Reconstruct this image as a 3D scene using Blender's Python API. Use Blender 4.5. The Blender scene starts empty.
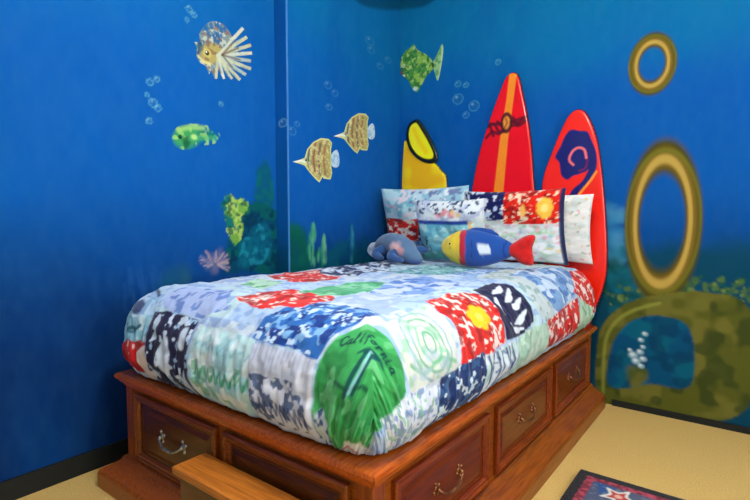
import math, random
import numpy as np
# ---------------------------------------------------------------- camera model (750x500)
FPX = 495.0; CAMH = 1.15; YAW = math.radians(37.5); PIT = math.atan(32/495)
_F = np.array([-math.sin(YAW)*math.cos(PIT), math.cos(YAW)*math.cos(PIT), -math.sin(PIT)])
_R = np.array([math.cos(YAW), math.sin(YAW), 0.0]); _U = np.cross(_R, _F)
_C = np.array([0, 0, CAMH])
def ray(x, y): return _F + _R*(x-375)/FPX + _U*(250-y)/FPX
def onz(x, y, z=0.0): d = ray(x, y); return _C + d*((z-CAMH)/d[2])
def ony(x, y, Y): d = ray(x, y); return _C + d*(Y/d[1])
def onx(x, y, X): d = ray(x, y); return _C + d*(X/d[0])
def proj(p):
    v = np.asarray(p, float)-_C; z = v@_F
    return np.stack([375+FPX*(v@_R)/z, 250-FPX*(v@_U)/z], -1)
# main measures (metres)
XL, XLF, YSTEP = -2.25, -2.37, 2.08     # left wall back section, front section, where it steps
YH = 3.26                               # head wall
# ---------------------------------------------------------------- painting helpers (numpy)
def lin(c):
    c = np.asarray(c, float)/255.0
    return np.where(c <= 0.04045, c/12.92, ((c+0.055)/1.055)**2.4)
def _h(ix, iy, s):
    n = (ix*374761393 + iy*668265263 + s*1442695041) & 0xffffffff
    n = ((n ^ (n >> 13))*1274126177) & 0xffffffff
    return ((n ^ (n >> 16)) & 0xffff)/65535.0
def noise(x, y, s=0):
    ix = np.floor(x).astype(np.int64); iy = np.floor(y).astype(np.int64)
    fx = x-ix; fy = y-iy; fx = fx*fx*(3-2*fx); fy = fy*fy*(3-2*fy)
    a = _h(ix, iy, s)*(1-fx)+_h(ix+1, iy, s)*fx
    b = _h(ix, iy+1, s)*(1-fx)+_h(ix+1, iy+1, s)*fx
    return a*(1-fy)+b*fy
def fbm(x, y, s=0, o=3):
    r = 0; a = 1; t = 0
    for i in range(o): r = r+a*noise(x*2**i, y*2**i, s+i*7); t += a; a *= .5
    return r/t
def sstep(a, b, x):
    t = np.clip((x-a)/(b-a), 0, 1); return t*t*(3-2*t)
def sdpoly(P, poly):                    # negative inside
    poly = np.asarray(poly, float); n = len(poly)
    d = np.full(len(P), 1e9); ins = np.zeros(len(P), bool)
    for i in range(n):
        a = poly[i]; b = poly[(i+1) % n]; e = b-a; w = P-a
        t = np.clip((w@e)/max(e@e, 1e-12), 0, 1)
        d = np.minimum(d, np.hypot(*(w-t[:, None]*e).T))
        c = (a[1] > P[:, 1]) != (b[1] > P[:, 1])
        with np.errstate(divide='ignore', invalid='ignore'):
            xx = (b[0]-a[0])*(P[:, 1]-a[1])/(b[1]-a[1])+a[0]
        ins ^= c & (P[:, 0] < xx)
    return np.where(ins, -d, d)
def sdline(P, pts):
    pts = np.asarray(pts, float); d = np.full(len(P), 1e9)
    for a, b in zip(pts[:-1], pts[1:]):
        e = b-a; w = P-a; t = np.clip((w@e)/max(e@e, 1e-12), 0, 1)
        d = np.minimum(d, np.hypot(*(w-t[:, None]*e).T))
    return d
def smooth_poly(pts, k=6, closed=True):  # Catmull-Rom
    pts = np.asarray(pts, float); n = len(pts); out = []
    for i in range(n if closed else n-1):
        if closed: p0, p1, p2, p3 = pts[i-1], pts[i], pts[(i+1) % n], pts[(i+2) % n]
        else: p0, p1, p2, p3 = pts[max(i-1, 0)], pts[i], pts[i+1], pts[min(i+2, n-1)]
        for j in range(k):
            t = j/k
            out.append(.5*((2*p1)+(-p0+p2)*t+(2*p0-5*p1+4*p2-p3)*t*t+(-p0+3*p1-3*p2+p3)*t**3))
    if not closed: out.append(pts[-1])
    return np.array(out)
class Paint:
    """colours on points P given in the surface's own coordinates"""
    def __init__(s, P, base): s.P = P; s.c = np.zeros((len(P), 3))+lin(base)
    def mix(s, m, c, idx=None):
        c = lin(c)
        if idx is None: s.c = s.c*(1-m[:, None])+c*m[:, None]
        else: s.c[idx] = s.c[idx]*(1-m[:, None])+c*m[:, None]
    def _box(s, pts, pad):
        pts = np.asarray(pts, float); lo = pts.min(0)-pad; hi = pts.max(0)+pad
        return np.where(((s.P >= lo) & (s.P <= hi)).all(1))[0]
    def poly(s, pts, c, soft=.002, a=1, wob=0, wf=60, seed=0):
        i = s._box(pts, soft*2+wob*2+.002)
        if not len(i): return
        Q = s.P[i]; d = sdpoly(Q, pts)
        if wob: d = d+(fbm(Q[:, 0]*wf, Q[:, 1]*wf, seed, 2)-.5)*2*wob
        s.mix(a*(1-sstep(-soft, soft, d)), c, i)
    def line(s, pts, c, w=.003, soft=.002, a=1):
        i = s._box(pts, w+soft*2)
        if not len(i): return
        s.mix(a*(1-sstep(w-soft, w+soft, sdline(s.P[i], pts))), c, i)
    def flecks(s, pts, c, f=40, th=.6, seed=1, a=1, soft=.04, ax=1, ay=1):  # irregular blobs inside a polygon
        i = s._box(pts, .002)
        if not len(i): return
        Q = s.P[i]; ins = sdpoly(Q, pts) < 0
        n = fbm(Q[:, 0]*f*ax, Q[:, 1]*f*ay, seed, 2)
        s.mix(a*ins*sstep(th-soft, th+soft, n), c, i)
    def ell(s, cx, cy, rx, ry, c, soft=.15, a=1, rot=0):
        r = max(rx, ry)*1.3
        i = s._box([(cx-r, cy-r), (cx+r, cy+r)], 0)
        if not len(i): return
        q = s.P[i]-np.array([cx, cy]); co, si = math.cos(rot), math.sin(rot)
        u = (q[:, 0]*co+q[:, 1]*si)/rx; v = (-q[:, 0]*si+q[:, 1]*co)/ry
        s.mix(a*(1-sstep(1-soft, 1+soft, np.hypot(u, v))), c, i)
    def ring(s, cx, cy, rx, ry, w, c, a=1, soft=.12):
        r = max(rx, ry)*1.5+w
        i = s._box([(cx-r, cy-r), (cx+r, cy+r)], 0)
        if not len(i): return
        q = s.P[i]-np.array([cx, cy]); d = np.abs(np.hypot(q[:, 0]/rx, q[:, 1]/ry)-1)*min(rx, ry)
        s.mix(a*(1-sstep(w*(1-soft)*.6, w, d)), c, i)
# ---------------------------------------------------------------- comforter surface (s,t = cloth coordinates)
CX0, CX1, CY0, CY1 = -1.922, -0.95, 1.178, 3.0
CR, CZT, CZB = .215, .865, .503
CL = CR*math.pi/2+(CZT-CR-CZB)
def comforter(s, t, disp=True):
    cx = np.clip(s, CX0, CX1); cy = np.clip(t, CY0, CY1)
    dx = s-cx; dy = t-cy; m = np.maximum(np.abs(dx), np.abs(dy)); l = np.hypot(dx, dy)+1e-9
    ux = dx/l; uy = dy/l; cf = (np.abs(ux)**3.5+np.abs(uy)**3.5+1e-9)**(-1/3.5)   # squarer corners
    cf = np.where(m < 1e-6, 1, cf); ux = ux*cf; uy = uy*cf
    a = np.clip(m/CR, 0, math.pi/2); k = np.clip((m-CR*math.pi/2)/(CL-CR*math.pi/2), 0, 1)
    out = CR*np.sin(a)**.9+.012*np.sin(k*math.pi)-.045*k*k; z = CZT-CR*(1-np.cos(a))-k*(CZT-CR-CZB)
    if disp:
        per = np.where(np.abs(dx) > np.abs(dy), t, s)
        nz = (fbm(s*9, t*9, 3, 3)-.5)*.022+(fbm(s*26, t*26, 9, 2)-.5)*.009
        pk = (fbm(per*38, z*5, 5, 2)-.5)*.026*sstep(.15, 1, m/CL)*(1-.5*k)
        sag = -.014*np.abs(np.sin((s+.1)*math.pi/.29))**.3*0
        d = nz+pk+sag
        nx = np.sin(a); out = out+d*nx; z = z+d*np.cos(a)
        z = z-.02*np.exp(-((s+1.45)/.5)**2)*0
    return np.stack([cx+ux*out, cy+uy*out, z], -1)
E_LAMP, E_WIN, EXPO = 96, 55, 0.1
# ================================================================ Blender side
import bpy, bmesh
from mathutils import Vector, Matrix, geometry
random.seed(4)
SC = bpy.context.scene; COL = SC.collection
def set_props(o, label=None, cat=None, group=None, kind=None):
    if label: o['label'] = label
    if cat: o['category'] = cat
    if group: o['group'] = group
    if kind: o['kind'] = kind
    return o
def empty(name, loc, label, cat, group=None):
    o = bpy.data.objects.new(name, None); COL.objects.link(o); o.location = loc; o.empty_display_size = .1
    return set_props(o, label, cat, group)
def link(name, me, mat, parent=None, smooth=True):
    o = bpy.data.objects.new(name, me); COL.objects.link(o)
    if mat: me.materials.append(mat)
    if smooth: me.shade_smooth()
    if parent:                      # vertices are given in world space: keep them there
        o.parent = parent; o.matrix_parent_inverse = Matrix.Translation(-Vector(world_loc(parent)))
    return o
def world_loc(o):
    v = Vector(o.location)
    while o.parent:
        v = v+o.matrix_parent_inverse.translation+Vector(o.parent.location); o = o.parent
    return v
def mesh(name, V, Fc, cols=None):
    me = bpy.data.meshes.new(name); me.from_pydata([tuple(map(float, v)) for v in V], [], [tuple(map(int, f)) for f in Fc]); me.update()
    if cols is not None:
        a = me.color_attributes.new('Col', 'FLOAT_COLOR', 'POINT')
        c = np.ones((len(V), 4), np.float32); c[:, :3] = cols; a.data.foreach_set('color', c.ravel())
    return me
def bm_obj(name, bm, mat, parent=None, smooth=False):
    bmesh.ops.recalc_face_normals(bm, faces=bm.faces)
    me = bpy.data.meshes.new(name); bm.to_mesh(me); bm.free()
    return link(name, me, mat, parent, smooth)
def add_box(bm, x0, x1, y0, y1, z0, z1, bev=0.0):
    vs = [bm.verts.new((x, y, z)) for z in (z0, z1) for y in (y0, y1) for x in (x0, x1)]
    fs = [bm.faces.new([vs[i] for i in f]) for f in ((0, 2, 3, 1), (4, 5, 7, 6), (0, 1, 5, 4), (2, 6, 7, 3), (0, 4, 6, 2), (1, 3, 7, 5))]
    if bev:
        es = list({e for f in fs for e in f.edges})
        bmesh.ops.bevel(bm, geom=es, offset=bev, segments=2, profile=.6, affect='EDGES')
def add_tube(bm, pts, r, seg=10, closed=False):
    pts = [Vector(p) for p in pts]; n = len(pts); rings = []
    rr = r if isinstance(r, (list, tuple)) else [r]*n
    up = Vector((0, 0, 1)); prev = None
    for i, p in enumerate(pts):
        if closed: t = pts[(i+1) % n]-pts[i-1]
        else: t = pts[min(i+1, n-1)]-pts[max(i-1, 0)]
        t.normalize()
        if prev is None: a = t.orthogonal().normalized() if abs(t.dot(up)) > .95 else t.cross(up).normalized()
        else: a = (prev-t*prev.dot(t)).normalized()
        prev = a; b = t.cross(a)
        rings.append([bm.verts.new(p+(a*math.cos(k*2*math.pi/seg)+b*math.sin(k*2*math.pi/seg))*rr[i]) for k in range(seg)])
    m = n if closed else n-1
    for i in range(m):
        A, B = rings[i], rings[(i+1) % n]
        for k in range(seg): bm.faces.new((A[k], A[(k+1) % seg], B[(k+1) % seg], B[k]))
    if not closed: bm.faces.new(rings[0][::-1]); bm.faces.new(rings[-1])
# ---------------------------------------------------------------- materials
def new_mat(name, rough=.6, spec=.4):
    m = bpy.data.materials.new(name); m.use_nodes = True; b = m.node_tree.nodes['Principled BSDF']
    b.inputs['Roughness'].default_value = rough; b.inputs['Specular IOR Level'].default_value = spec
    return m, m.node_tree, b
def rgba(c): return (*[float(v) for v in lin(c)], 1)
def vcol_mat(name, rough=.7, spec=.3, bump=0.0, bscale=200, sheen=0, coat=0):
    m, nt, b = new_mat(name, rough, spec)
    at = nt.nodes.new('ShaderNodeVertexColor'); at.layer_name = 'Col'
    nt.links.new(at.outputs['Color'], b.inputs['Base Color'])
    if bump:
        tc = nt.nodes.new('ShaderNodeTexCoord'); no = nt.nodes.new('ShaderNodeTexNoise'); bu = nt.nodes.new('ShaderNodeBump')
        no.inputs['Scale'].default_value = bscale; no.inputs['Detail'].default_value = 3
        bu.inputs['Strength'].default_value = bump; bu.inputs['Distance'].default_value = .004
        nt.links.new(tc.outputs['Object'], no.inputs['Vector']); nt.links.new(no.outputs['Fac'], bu.inputs['Height']); nt.links.new(bu.outputs['Normal'], b.inputs['Normal'])
    b.inputs['Sheen Weight'].default_value = sheen; b.inputs['Coat Weight'].default_value = coat; b.inputs['Coat Roughness'].default_value = .1
    return m
def plain_mat(name, c, rough=.6, spec=.4, metal=0, c2=None, scale=30, bump=0, detail=4, stretch=(1, 1, 1)):
    m, nt, b = new_mat(name, rough, spec); b.inputs['Metallic'].default_value = metal
    c2 = c2 or tuple(min(255, v*1.12) for v in c)
    tc = nt.nodes.new('ShaderNodeTexCoord'); mp = nt.nodes.new('ShaderNodeMapping'); mp.inputs['Scale'].default_value = stretch
    no = nt.nodes.new('ShaderNodeTexNoise'); no.inputs['Scale'].default_value = scale; no.inputs['Detail'].default_value = detail
    cr = nt.nodes.new('ShaderNodeValToRGB'); cr.color_ramp.elements[0].position = .3; cr.color_ramp.elements[1].position = .7
    cr.color_ramp.elements[0].color = rgba(c); cr.color_ramp.elements[1].color = rgba(c2)
    L = nt.links.new
    L(tc.outputs['Object'], mp.inputs['Vector']); L(mp.outputs['Vector'], no.inputs['Vector']); L(no.outputs['Fac'], cr.inputs['Fac']); L(cr.outputs['Color'], b.inputs['Base Color'])
    if bump:
        bu = nt.nodes.new('ShaderNodeBump'); bu.inputs['Strength'].default_value = bump; bu.inputs['Distance'].default_value = .004
        L(no.outputs['Fac'], bu.inputs['Height']); L(bu.outputs['Normal'], b.inputs['Normal'])
    return m
WOOD_X = plain_mat('cherry_wood_grain_x', (114, 50, 7), .3, .5, 0, (164, 84, 16), 14, .08, 6, (.6, 9, 9))
WOOD_Y = plain_mat('cherry_wood_grain_y', (114, 50, 7), .3, .5, 0, (164, 84, 16), 14, .08, 6, (9, .6, 9))
RAIL = plain_mat('highlit_rail_wood', (146, 60, 8), .25, .5, 0, (198, 96, 22), 14, .05, 6, (9, .6, 9))  # lightened copy of the wood, the rail's highlight is in the colour
WOOD_Z = plain_mat('cherry_wood_grain_z', (112, 44, 8), .32, .5, 0, (162, 76, 18), 14, .08, 6, (9, 9, .6))
FRAME_X = plain_mat('drawer_frame_wood_x', (92, 36, 5), .28, .5, 0, (142, 68, 14), 14, .06, 6, (.6, 9, 9))
FRAME_Y = plain_mat('drawer_frame_wood_y', (104, 36, 5), .28, .5, 0, (150, 64, 12), 14, .06, 6, (9, .6, 9))
WOOD_DX = plain_mat('shaded_cherry_panel_x', (62, 24, 3), .3, .5, 0, (98, 46, 8), 10, .08, 6, (.8, 6, 6))  # foot-end panels and step: shade put into a darker copy of the wood
WOOD_DY = plain_mat('dark_cherry_panel_y', (92, 28, 3), .28, .5, 0, (128, 50, 8), 10, .08, 6, (6, .8, 6))
BRASS = plain_mat('antique_brass', (120, 74, 44), .35, .5, .8, (176, 122, 82), 60)
BRASS_GLINT = plain_mat('glinting_brass', (150, 145, 130), .28, .5, .9, (215, 210, 195), 60)  # foot pull: brass with its silver-white highlights put into the colour
MURAL = vcol_mat('mural_paint', .75, .08, .08, 90)
FISHP = vcol_mat('mural_fish_paint', .75, .08, .08, 120)
FABRIC = vcol_mat('printed_cotton', .85, .15, .25, 260, .15)
PLUSH = vcol_mat('plush_fleece', .95, .1, .5, 420, .4)
LACQ = vcol_mat('glossy_board_lacquer', .25, .4, 0, 10, 0, .3)
RUGM = vcol_mat('wool_rug_pile', .95, .05, .7, 330, .2)
CARPET = plain_mat('sisal_carpet', (196, 160, 88), .95, .1, 0, (226, 192, 118), 190, .7, 5)
CEIL = plain_mat('ceiling_paint', (225, 228, 228), .8, .2)
PLASTER = plain_mat('room_wall_paint', (196, 208, 216), .8, .2)
SKIRT = plain_mat('dark_baseboard_paint', (22, 26, 26), .6, .3)
# ---------------------------------------------------------------- walls with the painted reef
TL = lambda pts, X=XL: np.array([onx(x, y, X)[1:] for x, y in pts])          # photo pixel -> (y, z) on the left wall
TF = lambda pts: TL(pts, XLF)
TH = lambda pts: np.array([ony(x, y, YH)[[0, 2]] for x, y in pts])           # -> (x, z) on the head wall
SEA, SEA_TOP, SEA_DEEP = (0, 84, 164), (0, 112, 160), (0, 40, 98)
def sea(P, teal=0.0, s=0):
    pt = Paint(P, SEA); z = P[:, 1]
    n = fbm(P[:, 0]*1.6, P[:, 1]*2.3, 11+s, 3)
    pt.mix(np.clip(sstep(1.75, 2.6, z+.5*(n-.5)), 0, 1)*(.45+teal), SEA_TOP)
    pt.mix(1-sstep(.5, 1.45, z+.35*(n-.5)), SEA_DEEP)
    pt.mix(.3*sstep(.5, .8, fbm(P[:, 0]*4, P[:, 1]*1.6, 21+s, 3)), (0, 77, 153))
    pt.mix(.05*fbm(P[:, 0]*30, P[:, 1]*14, 5, 2), (90, 160, 200))
    return pt
def bubbles(pt, T, lst, c=(110, 175, 205), a=.75):
    for x, y, r in lst:
        q = T([(x, y), (x+r, y), (x, y-r)]); rx = abs(q[1][0]-q[0][0]); ry = abs(q[2][1]-q[0][1])
        pt.ell(q[0][0], q[0][1], rx, ry, c, .2, a*.15); pt.ring(q[0][0], q[0][1], rx, ry, .0045, c, a)
        pt.ell(q[0][0]-rx*.3, q[0][1]+ry*.4, rx*.25, ry*.25, (190, 225, 235), .5, a*.6)
def blobs(pt, T, poly, cols, n, r, seed, a=.8, soft=.5):
    rnd = random.Random(seed); Q = np.asarray(poly, float); lo = Q.min(0); hi = Q.max(0); k = 0
    while k < n:
        p = (rnd.uniform(lo[0], hi[0]), rnd.uniform(lo[1], hi[1]))
        if sdpoly(np.array([p]), Q)[0] > 0: continue
        k += 1; w = T([p])[0]; rr = r*rnd.uniform(.5, 1.3)
        pt.ell(w[0], w[1], rr, rr*rnd.uniform(.6, 1.5), rnd.choice(cols), soft, a, rnd.uniform(0, 3))
def fronds(pt, T, base, tips, c, w, a=.8):
    for tx, ty in tips:
        mx = (base[0]+tx)/2+random.uniform(-3, 3); my = (base[1]+ty)/2
        pt.line(T([base, (mx, my), (tx, ty)]), c, w, w*.6, a)
def wall_mesh(name, axis, a0, a1, z0, z1, fix, paint, res=.008, flip=False):
    na = max(2, int((a1-a0)/res)); nz = int((z1-z0)/res)
    A, Z = np.meshgrid(np.linspace(a0, a1, na), np.linspace(z0, z1, nz)); A = A.ravel(); Z = Z.ravel()
    pt = paint(np.stack([A, Z], -1)); X = np.full_like(A, fix)
    V = np.stack([X, A, Z], -1) if axis == 'x' else np.stack([A, X, Z], -1)
    i = np.arange(na*(nz-1)).reshape(nz-1, na)[:, :-1].ravel()
    Fc = np.stack([i, i+1, i+1+na, i+na], -1)
    if flip: Fc = Fc[:, ::-1]
    me = bpy.data.meshes.new(name); me.vertices.add(len(V)); me.vertices.foreach_set('co', V.astype(np.float32).ravel())
    me.loops.add(len(Fc)*4); me.loops.foreach_set('vertex_index', Fc.astype(np.int32).ravel())
    me.polygons.add(len(Fc)); me.polygons.foreach_set('loop_start', np.arange(0, len(Fc)*4, 4, dtype=np.int32)); me.update(calc_edges=True); me.validate()
    at = me.color_attributes.new('Col', 'FLOAT_COLOR', 'POINT'); c = np.ones((len(V), 4), np.float32); c[:, :3] = pt.c; at.data.foreach_set('color', c.ravel())
    return me
def paint_left_front(P):
    pt = sea(P, 0, 1)
    bubbles(pt, TF, [(150, 82, 3), (157, 79, 2.5), (147, 95, 2), (153, 103, 4), (158, 108, 3), (149, 121, 3), (189, 9, 3), (194, 15, 2.5), (187, 20, 2), (221, 104, 2)], (90, 165, 180), .5)
    DK = [(2, 70, 84), (4, 84, 78), (2, 60, 92), (6, 92, 98)]
    kelp = TF([(257, 215), (255, 190), (258, 170), (263, 158), (269, 162), (273, 180), (275, 215)]); pt.poly(kelp, (4, 84, 96), .02, .75, .02, 14, 3); pt.flecks(kelp, (10, 104, 92), 22, .52, 5, .6, .08)
    deep = TF([(226, 272), (226, 240), (238, 224), (246, 208), (256, 202), (268, 206), (290, 222), (290, 275)])
    pt.poly(deep, (2, 66, 88), .02, .92, .03, 12, 4); pt.flecks(deep, (4, 90, 84), 18, .52, 5, .8, .08); pt.flecks(deep, (2, 48, 76), 24, .56, 9, .8, .08)
    fan = TF([(238, 266), (240, 246), (250, 228), (262, 222), (270, 232), (272, 250), (262, 264)]); pt.poly(fan, (8, 100, 126), .02, .7, .025, 14, 8); pt.flecks(fan, (24, 132, 150), 34, .54, 5, .75, .06); pt.flecks(fan, (4, 70, 100), 40, .6, 15, .7, .06)
    co_ = TF([(221, 205), (224, 196), (231, 194), (236, 200), (242, 198), (249, 202), (247, 212), (242, 216), (244, 228), (241, 240), (235, 246), (230, 238), (226, 230), (225, 218)])
    pt.poly(co_, (24, 112, 84), .012, .85, .025, 16, 6); pt.flecks(co_, (120, 172, 62), 22, .50, 5, .85, .06); pt.flecks(co_, (176, 204, 96), 36, .64, 8, .8, .05); pt.flecks(co_, (14, 78, 60), 30, .62, 18, .8, .05)
    blobs(pt, TF, [(202, 256), (224, 250), (230, 266), (204, 274)], [(84, 100, 140), (110, 108, 140)], 16, .022, 6, .5, .7)
    rn = random.Random(8)
    for k in range(80):
        a = math.radians(rn.uniform(150, 390)); r_ = rn.uniform(6, 17)
        pt.line(TF([(215+math.cos(a)*3, 264+math.sin(a)*2), (215+math.cos(a)*r_, 264+math.sin(a)*r_)]), rn.choice([(160, 136, 150), (112, 116, 156), (178, 160, 160), (60, 84, 140)]), .0035, .003, .75)
    blobs(pt, TF, [(160, 276), (186, 270), (190, 282), (160, 290)], [(20, 80, 120), (40, 96, 110)], 16, .04, 12, .35, .8)
    for k in range(30):
        x = random.uniform(122, 160); y = random.uniform(262, 315)
        pt.line(TF([(x, y), (x+2, y+16)]), (30, 84, 150), .006, .006, .3)
    return pt
def paint_left_back(P):
    pt = sea(P, .25, 1)
    bubbles(pt, TL, [(292, 131, 4), (297, 124, 2.5), (328, 85, 3.5), (335, 93, 3), (329, 107, 3), (370, 41, 4), (371, 50, 3.5), (388, 60, 3), (380, 66, 3)], (70, 140, 185), .35)
    bs = TL([(285, 275), (285, 226), (292, 232), (298, 240), (306, 248), (320, 252), (345, 250), (372, 246), (384, 256), (384, 275)]); pt.poly(bs, (2, 62, 92), .025, .85, .03, 12, 4); pt.flecks(bs, (4, 86, 80), 20, .54, 5, .7, .08)
    blobs(pt, TL, [(286, 250), (290, 225), (300, 236), (304, 262), (288, 268)], [(4, 74, 84), (6, 84, 70), (10, 96, 80)], 80, .05, 31, .6, .7)
    for cx, top, bot, w, cs in ((313, 224, 262, 9, [(60, 150, 110), (90, 175, 125), (30, 120, 100)]), (324, 238, 262, 6, [(50, 140, 110), (110, 180, 140)]), (352, 226, 262, 5, [(20, 100, 130), (50, 140, 160)])):
        for k in range(26):
            t = random.random(); y = top+(bot-top)*t; x = cx+random.uniform(-1, 1)*w*t
            q = TL([(x, y)])[0]; pt.ell(q[0], q[1], .012, .03, random.choice(cs), .6, .6)
        pt.line(TL([(cx, bot), (cx, top)]), cs[1], .006, .005, .7)
    blobs(pt, TL, [(328, 246), (362, 238), (378, 250), (378, 262), (326, 264)], [(4, 70, 110), (6, 84, 104)], 30, .04, 41, .5, .7)
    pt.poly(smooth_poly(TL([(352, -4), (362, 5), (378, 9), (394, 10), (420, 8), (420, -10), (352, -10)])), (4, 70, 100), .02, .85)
    return pt
def paint_head(P):
    pt = sea(P, .45, 2); 
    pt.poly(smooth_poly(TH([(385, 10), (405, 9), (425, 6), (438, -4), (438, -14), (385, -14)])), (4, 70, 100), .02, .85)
    bubbles(pt, TH, [(458, 84, 3), (466, 85, 2.5), (458, 99, 5), (474, 106, 5), (466, 115, 3), (498, 62, 2.5)], (80, 165, 180), .5)
    # sandy, algae-grown sea floor to the right of the bed, with drowned golden hoops
    pt.poly(TH([(596, 240), (640, 246), (700, 240), (780, 250), (780, 440), (560, 440), (560, 250)]), (6, 66, 84), .08, .85, .05, 8, 3)
    blobs(pt, TH, [(606, 205), (622, 200), (626, 262), (608, 262)], [(50, 130, 180), (40, 120, 165), (90, 160, 190)], 34, .035, 50, .35, .8)
    blobs(pt, TH, [(604, 258), (624, 248), (646, 270), (645, 300), (604, 320)], [(6, 88, 110), (10, 74, 84), (20, 110, 130), (16, 76, 66)], 50, .035, 51, .45, .6)
    blobs(pt, TH, [(604, 288), (700, 276), (780, 284), (780, 302), (604, 306)], [(80, 110, 50), (60, 96, 54), (110, 130, 60), (30, 84, 60)], 150, .013, 52, .8, .5)
    def hoop(cx, cy, rx, ry, w, seed):
        q = TH([(cx, cy), (cx+rx, cy), (cx, cy-ry)]); c0, c1 = q[0]; RX = abs(q[1][0]-c0); RY = abs(q[2][1]-c1)
        pt.ring(c0, c1, RX, RY, w, (74, 70, 22), 1, .2); pt.ring(c0, c1, RX-w*.15, RY-w*.15, w*.62, (128, 100, 34), .9, .5)
        pt.ring(c0, c1, RX-w*.3, RY-w*.3, w*.3, (196, 166, 80), .8, .6); pt.ring(c0, c1, RX+w*.55, RY+w*.55, w*.24, (110, 110, 34), .8, .9)
    hoop(662, 222, 32, 66, .055, 1); hoop(652, 64, 19, 24, .04, 2)
    big = smooth_poly(TH([(597, 398), (598, 340), (608, 318), (626, 304), (650, 296), (700, 292), (750, 310), (752, 400), (700, 425), (620, 425)]))
    pt.poly(big, (84, 88, 30), .01, 1, .006, 20, 5)
    pt.flecks(big, (116, 112, 48), 9, .55, 6, .6, .1); pt.flecks(big, (44, 60, 26), 12, .6, 9, .7, .08)
    pt.line(smooth_poly(TH([(603, 392), (605, 345), (614, 324), (632, 311), (660, 303)]), closed=False), (140, 146, 60), .010, .008, .7)
    inner = smooth_poly(TH([(608, 384), (610, 352), (618, 334), (634, 320), (660, 316), (690, 330), (690, 385), (650, 384), (630, 388)]))
    pt.poly(inner, (6, 74, 112), .012, 1); pt.flecks(inner, (10, 100, 120), 10, .55, 4, .6, .1); pt.flecks(inner, (8, 52, 84), 14, .58, 14, .6, .1)
    blobs(pt, TH, [(629, 372), (642, 368), (646, 384), (632, 388)], [(70, 84, 30), (100, 100, 44)], 14, .03, 54, .7, .6)
    for x, y, r in ((633, 355, .026), (640, 352, .02), (636, 361, .024), (643, 359, .02), (641, 366, .018), (641, 340, .016), (645, 334, .016), (643, 347, .014), (630, 350, .014)):
        q = TH([(x, y)])[0]; pt.ell(q[0], q[1], r, r*.8, (150, 185, 200), .4, .85); pt.ell(q[0]-.004, q[1]+.004, r*.5, r*.4, (215, 232, 236), .5, .8)
    return pt
def S(name, me, mat, parent=None): return set_props(link(name, me, mat, parent, False), kind='structure')
HC = 2.92; XR, YB = 2.05, -1.7
wl = bpy.data.meshes.new('x')
def ret_paint(P): return sea(P+np.array([YSTEP-XL, 0]), .1, 1)
# the left wall: front stretch, the small step, and the stretch that stands 12 cm further in; joined as one wall
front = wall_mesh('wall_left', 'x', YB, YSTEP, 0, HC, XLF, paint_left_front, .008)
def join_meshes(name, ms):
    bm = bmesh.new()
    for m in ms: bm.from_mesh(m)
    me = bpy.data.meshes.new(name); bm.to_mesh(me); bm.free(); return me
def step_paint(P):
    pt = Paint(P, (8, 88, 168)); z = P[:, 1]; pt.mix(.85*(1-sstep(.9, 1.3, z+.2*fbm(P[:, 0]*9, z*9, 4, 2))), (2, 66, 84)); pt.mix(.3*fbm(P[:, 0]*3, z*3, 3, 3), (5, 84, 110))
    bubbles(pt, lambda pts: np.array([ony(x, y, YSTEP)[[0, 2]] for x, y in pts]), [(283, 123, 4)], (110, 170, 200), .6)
    pt.mix(.9*(P[:, 0] > XL-.018), (90, 160, 225)); return pt  # bright edge strip: light caught by the step's outer corner, painted on
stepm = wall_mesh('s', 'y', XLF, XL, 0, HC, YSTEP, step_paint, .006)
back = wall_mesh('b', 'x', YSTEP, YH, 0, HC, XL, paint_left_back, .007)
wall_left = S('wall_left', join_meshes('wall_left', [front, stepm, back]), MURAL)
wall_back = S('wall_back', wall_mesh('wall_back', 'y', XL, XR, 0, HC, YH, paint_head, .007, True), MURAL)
def slab_obj(name, b, mat):
    bm = bmesh.new(); add_box(bm, *b); return set_props(bm_obj(name, bm, mat), kind='structure')
slab_obj('floor', (XLF-.1, XR+.1, YB-.1, YH+.1, -.1, 0), CARPET)
slab_obj('ceiling', (XLF-.1, XR+.1, YB-.1, YH+.1, HC, HC+.1), CEIL)
# right wall with an unseen window added to let daylight in from the right
bm = bmesh.new(); WY0, WY1, WZ0, WZ1 = .1, 1.9, .95, 2.25
for b in ((YB-.1, WY0, 0, HC), (WY1, YH+.1, 0, HC), (WY0, WY1, 0, WZ0), (WY0, WY1, WZ1, HC)): add_box(bm, XR, XR+.12, b[0], b[1], b[2], b[3])
set_props(bm_obj('wall_right', bm, PLASTER), kind='structure')
slab_obj('wall_front', (XLF-.1, XR+.1, YB-.12, YB, 0, HC), PLASTER)
WHITE = plain_mat('white_trim_paint', (236, 236, 232), .4, .4)
bm = bmesh.new()
for b in ((WY0, WY1, WZ0, WZ0+.05), (WY0, WY1, WZ1-.05, WZ1), (WY0, WY0+.05, WZ0, WZ1), (WY1-.05, WY1, WZ0, WZ1), ((WY0+WY1)/2-.02, (WY0+WY1)/2+.02, WZ0, WZ1)): add_box(bm, XR+.03, XR+.08, b[0], b[1], b[2], b[3])
win = set_props(bm_obj('added_window_1', bm, WHITE), kind='structure')
slab_obj('baseboard_back', (-.655, XR-.002, YH-.014, YH-.001, 0, .035), SKIRT)
slab_obj('baseboard_left', (XLF+.001, XLF+.015, YB+.002, YSTEP-.002, 0, .09), SKIRT)
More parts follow.
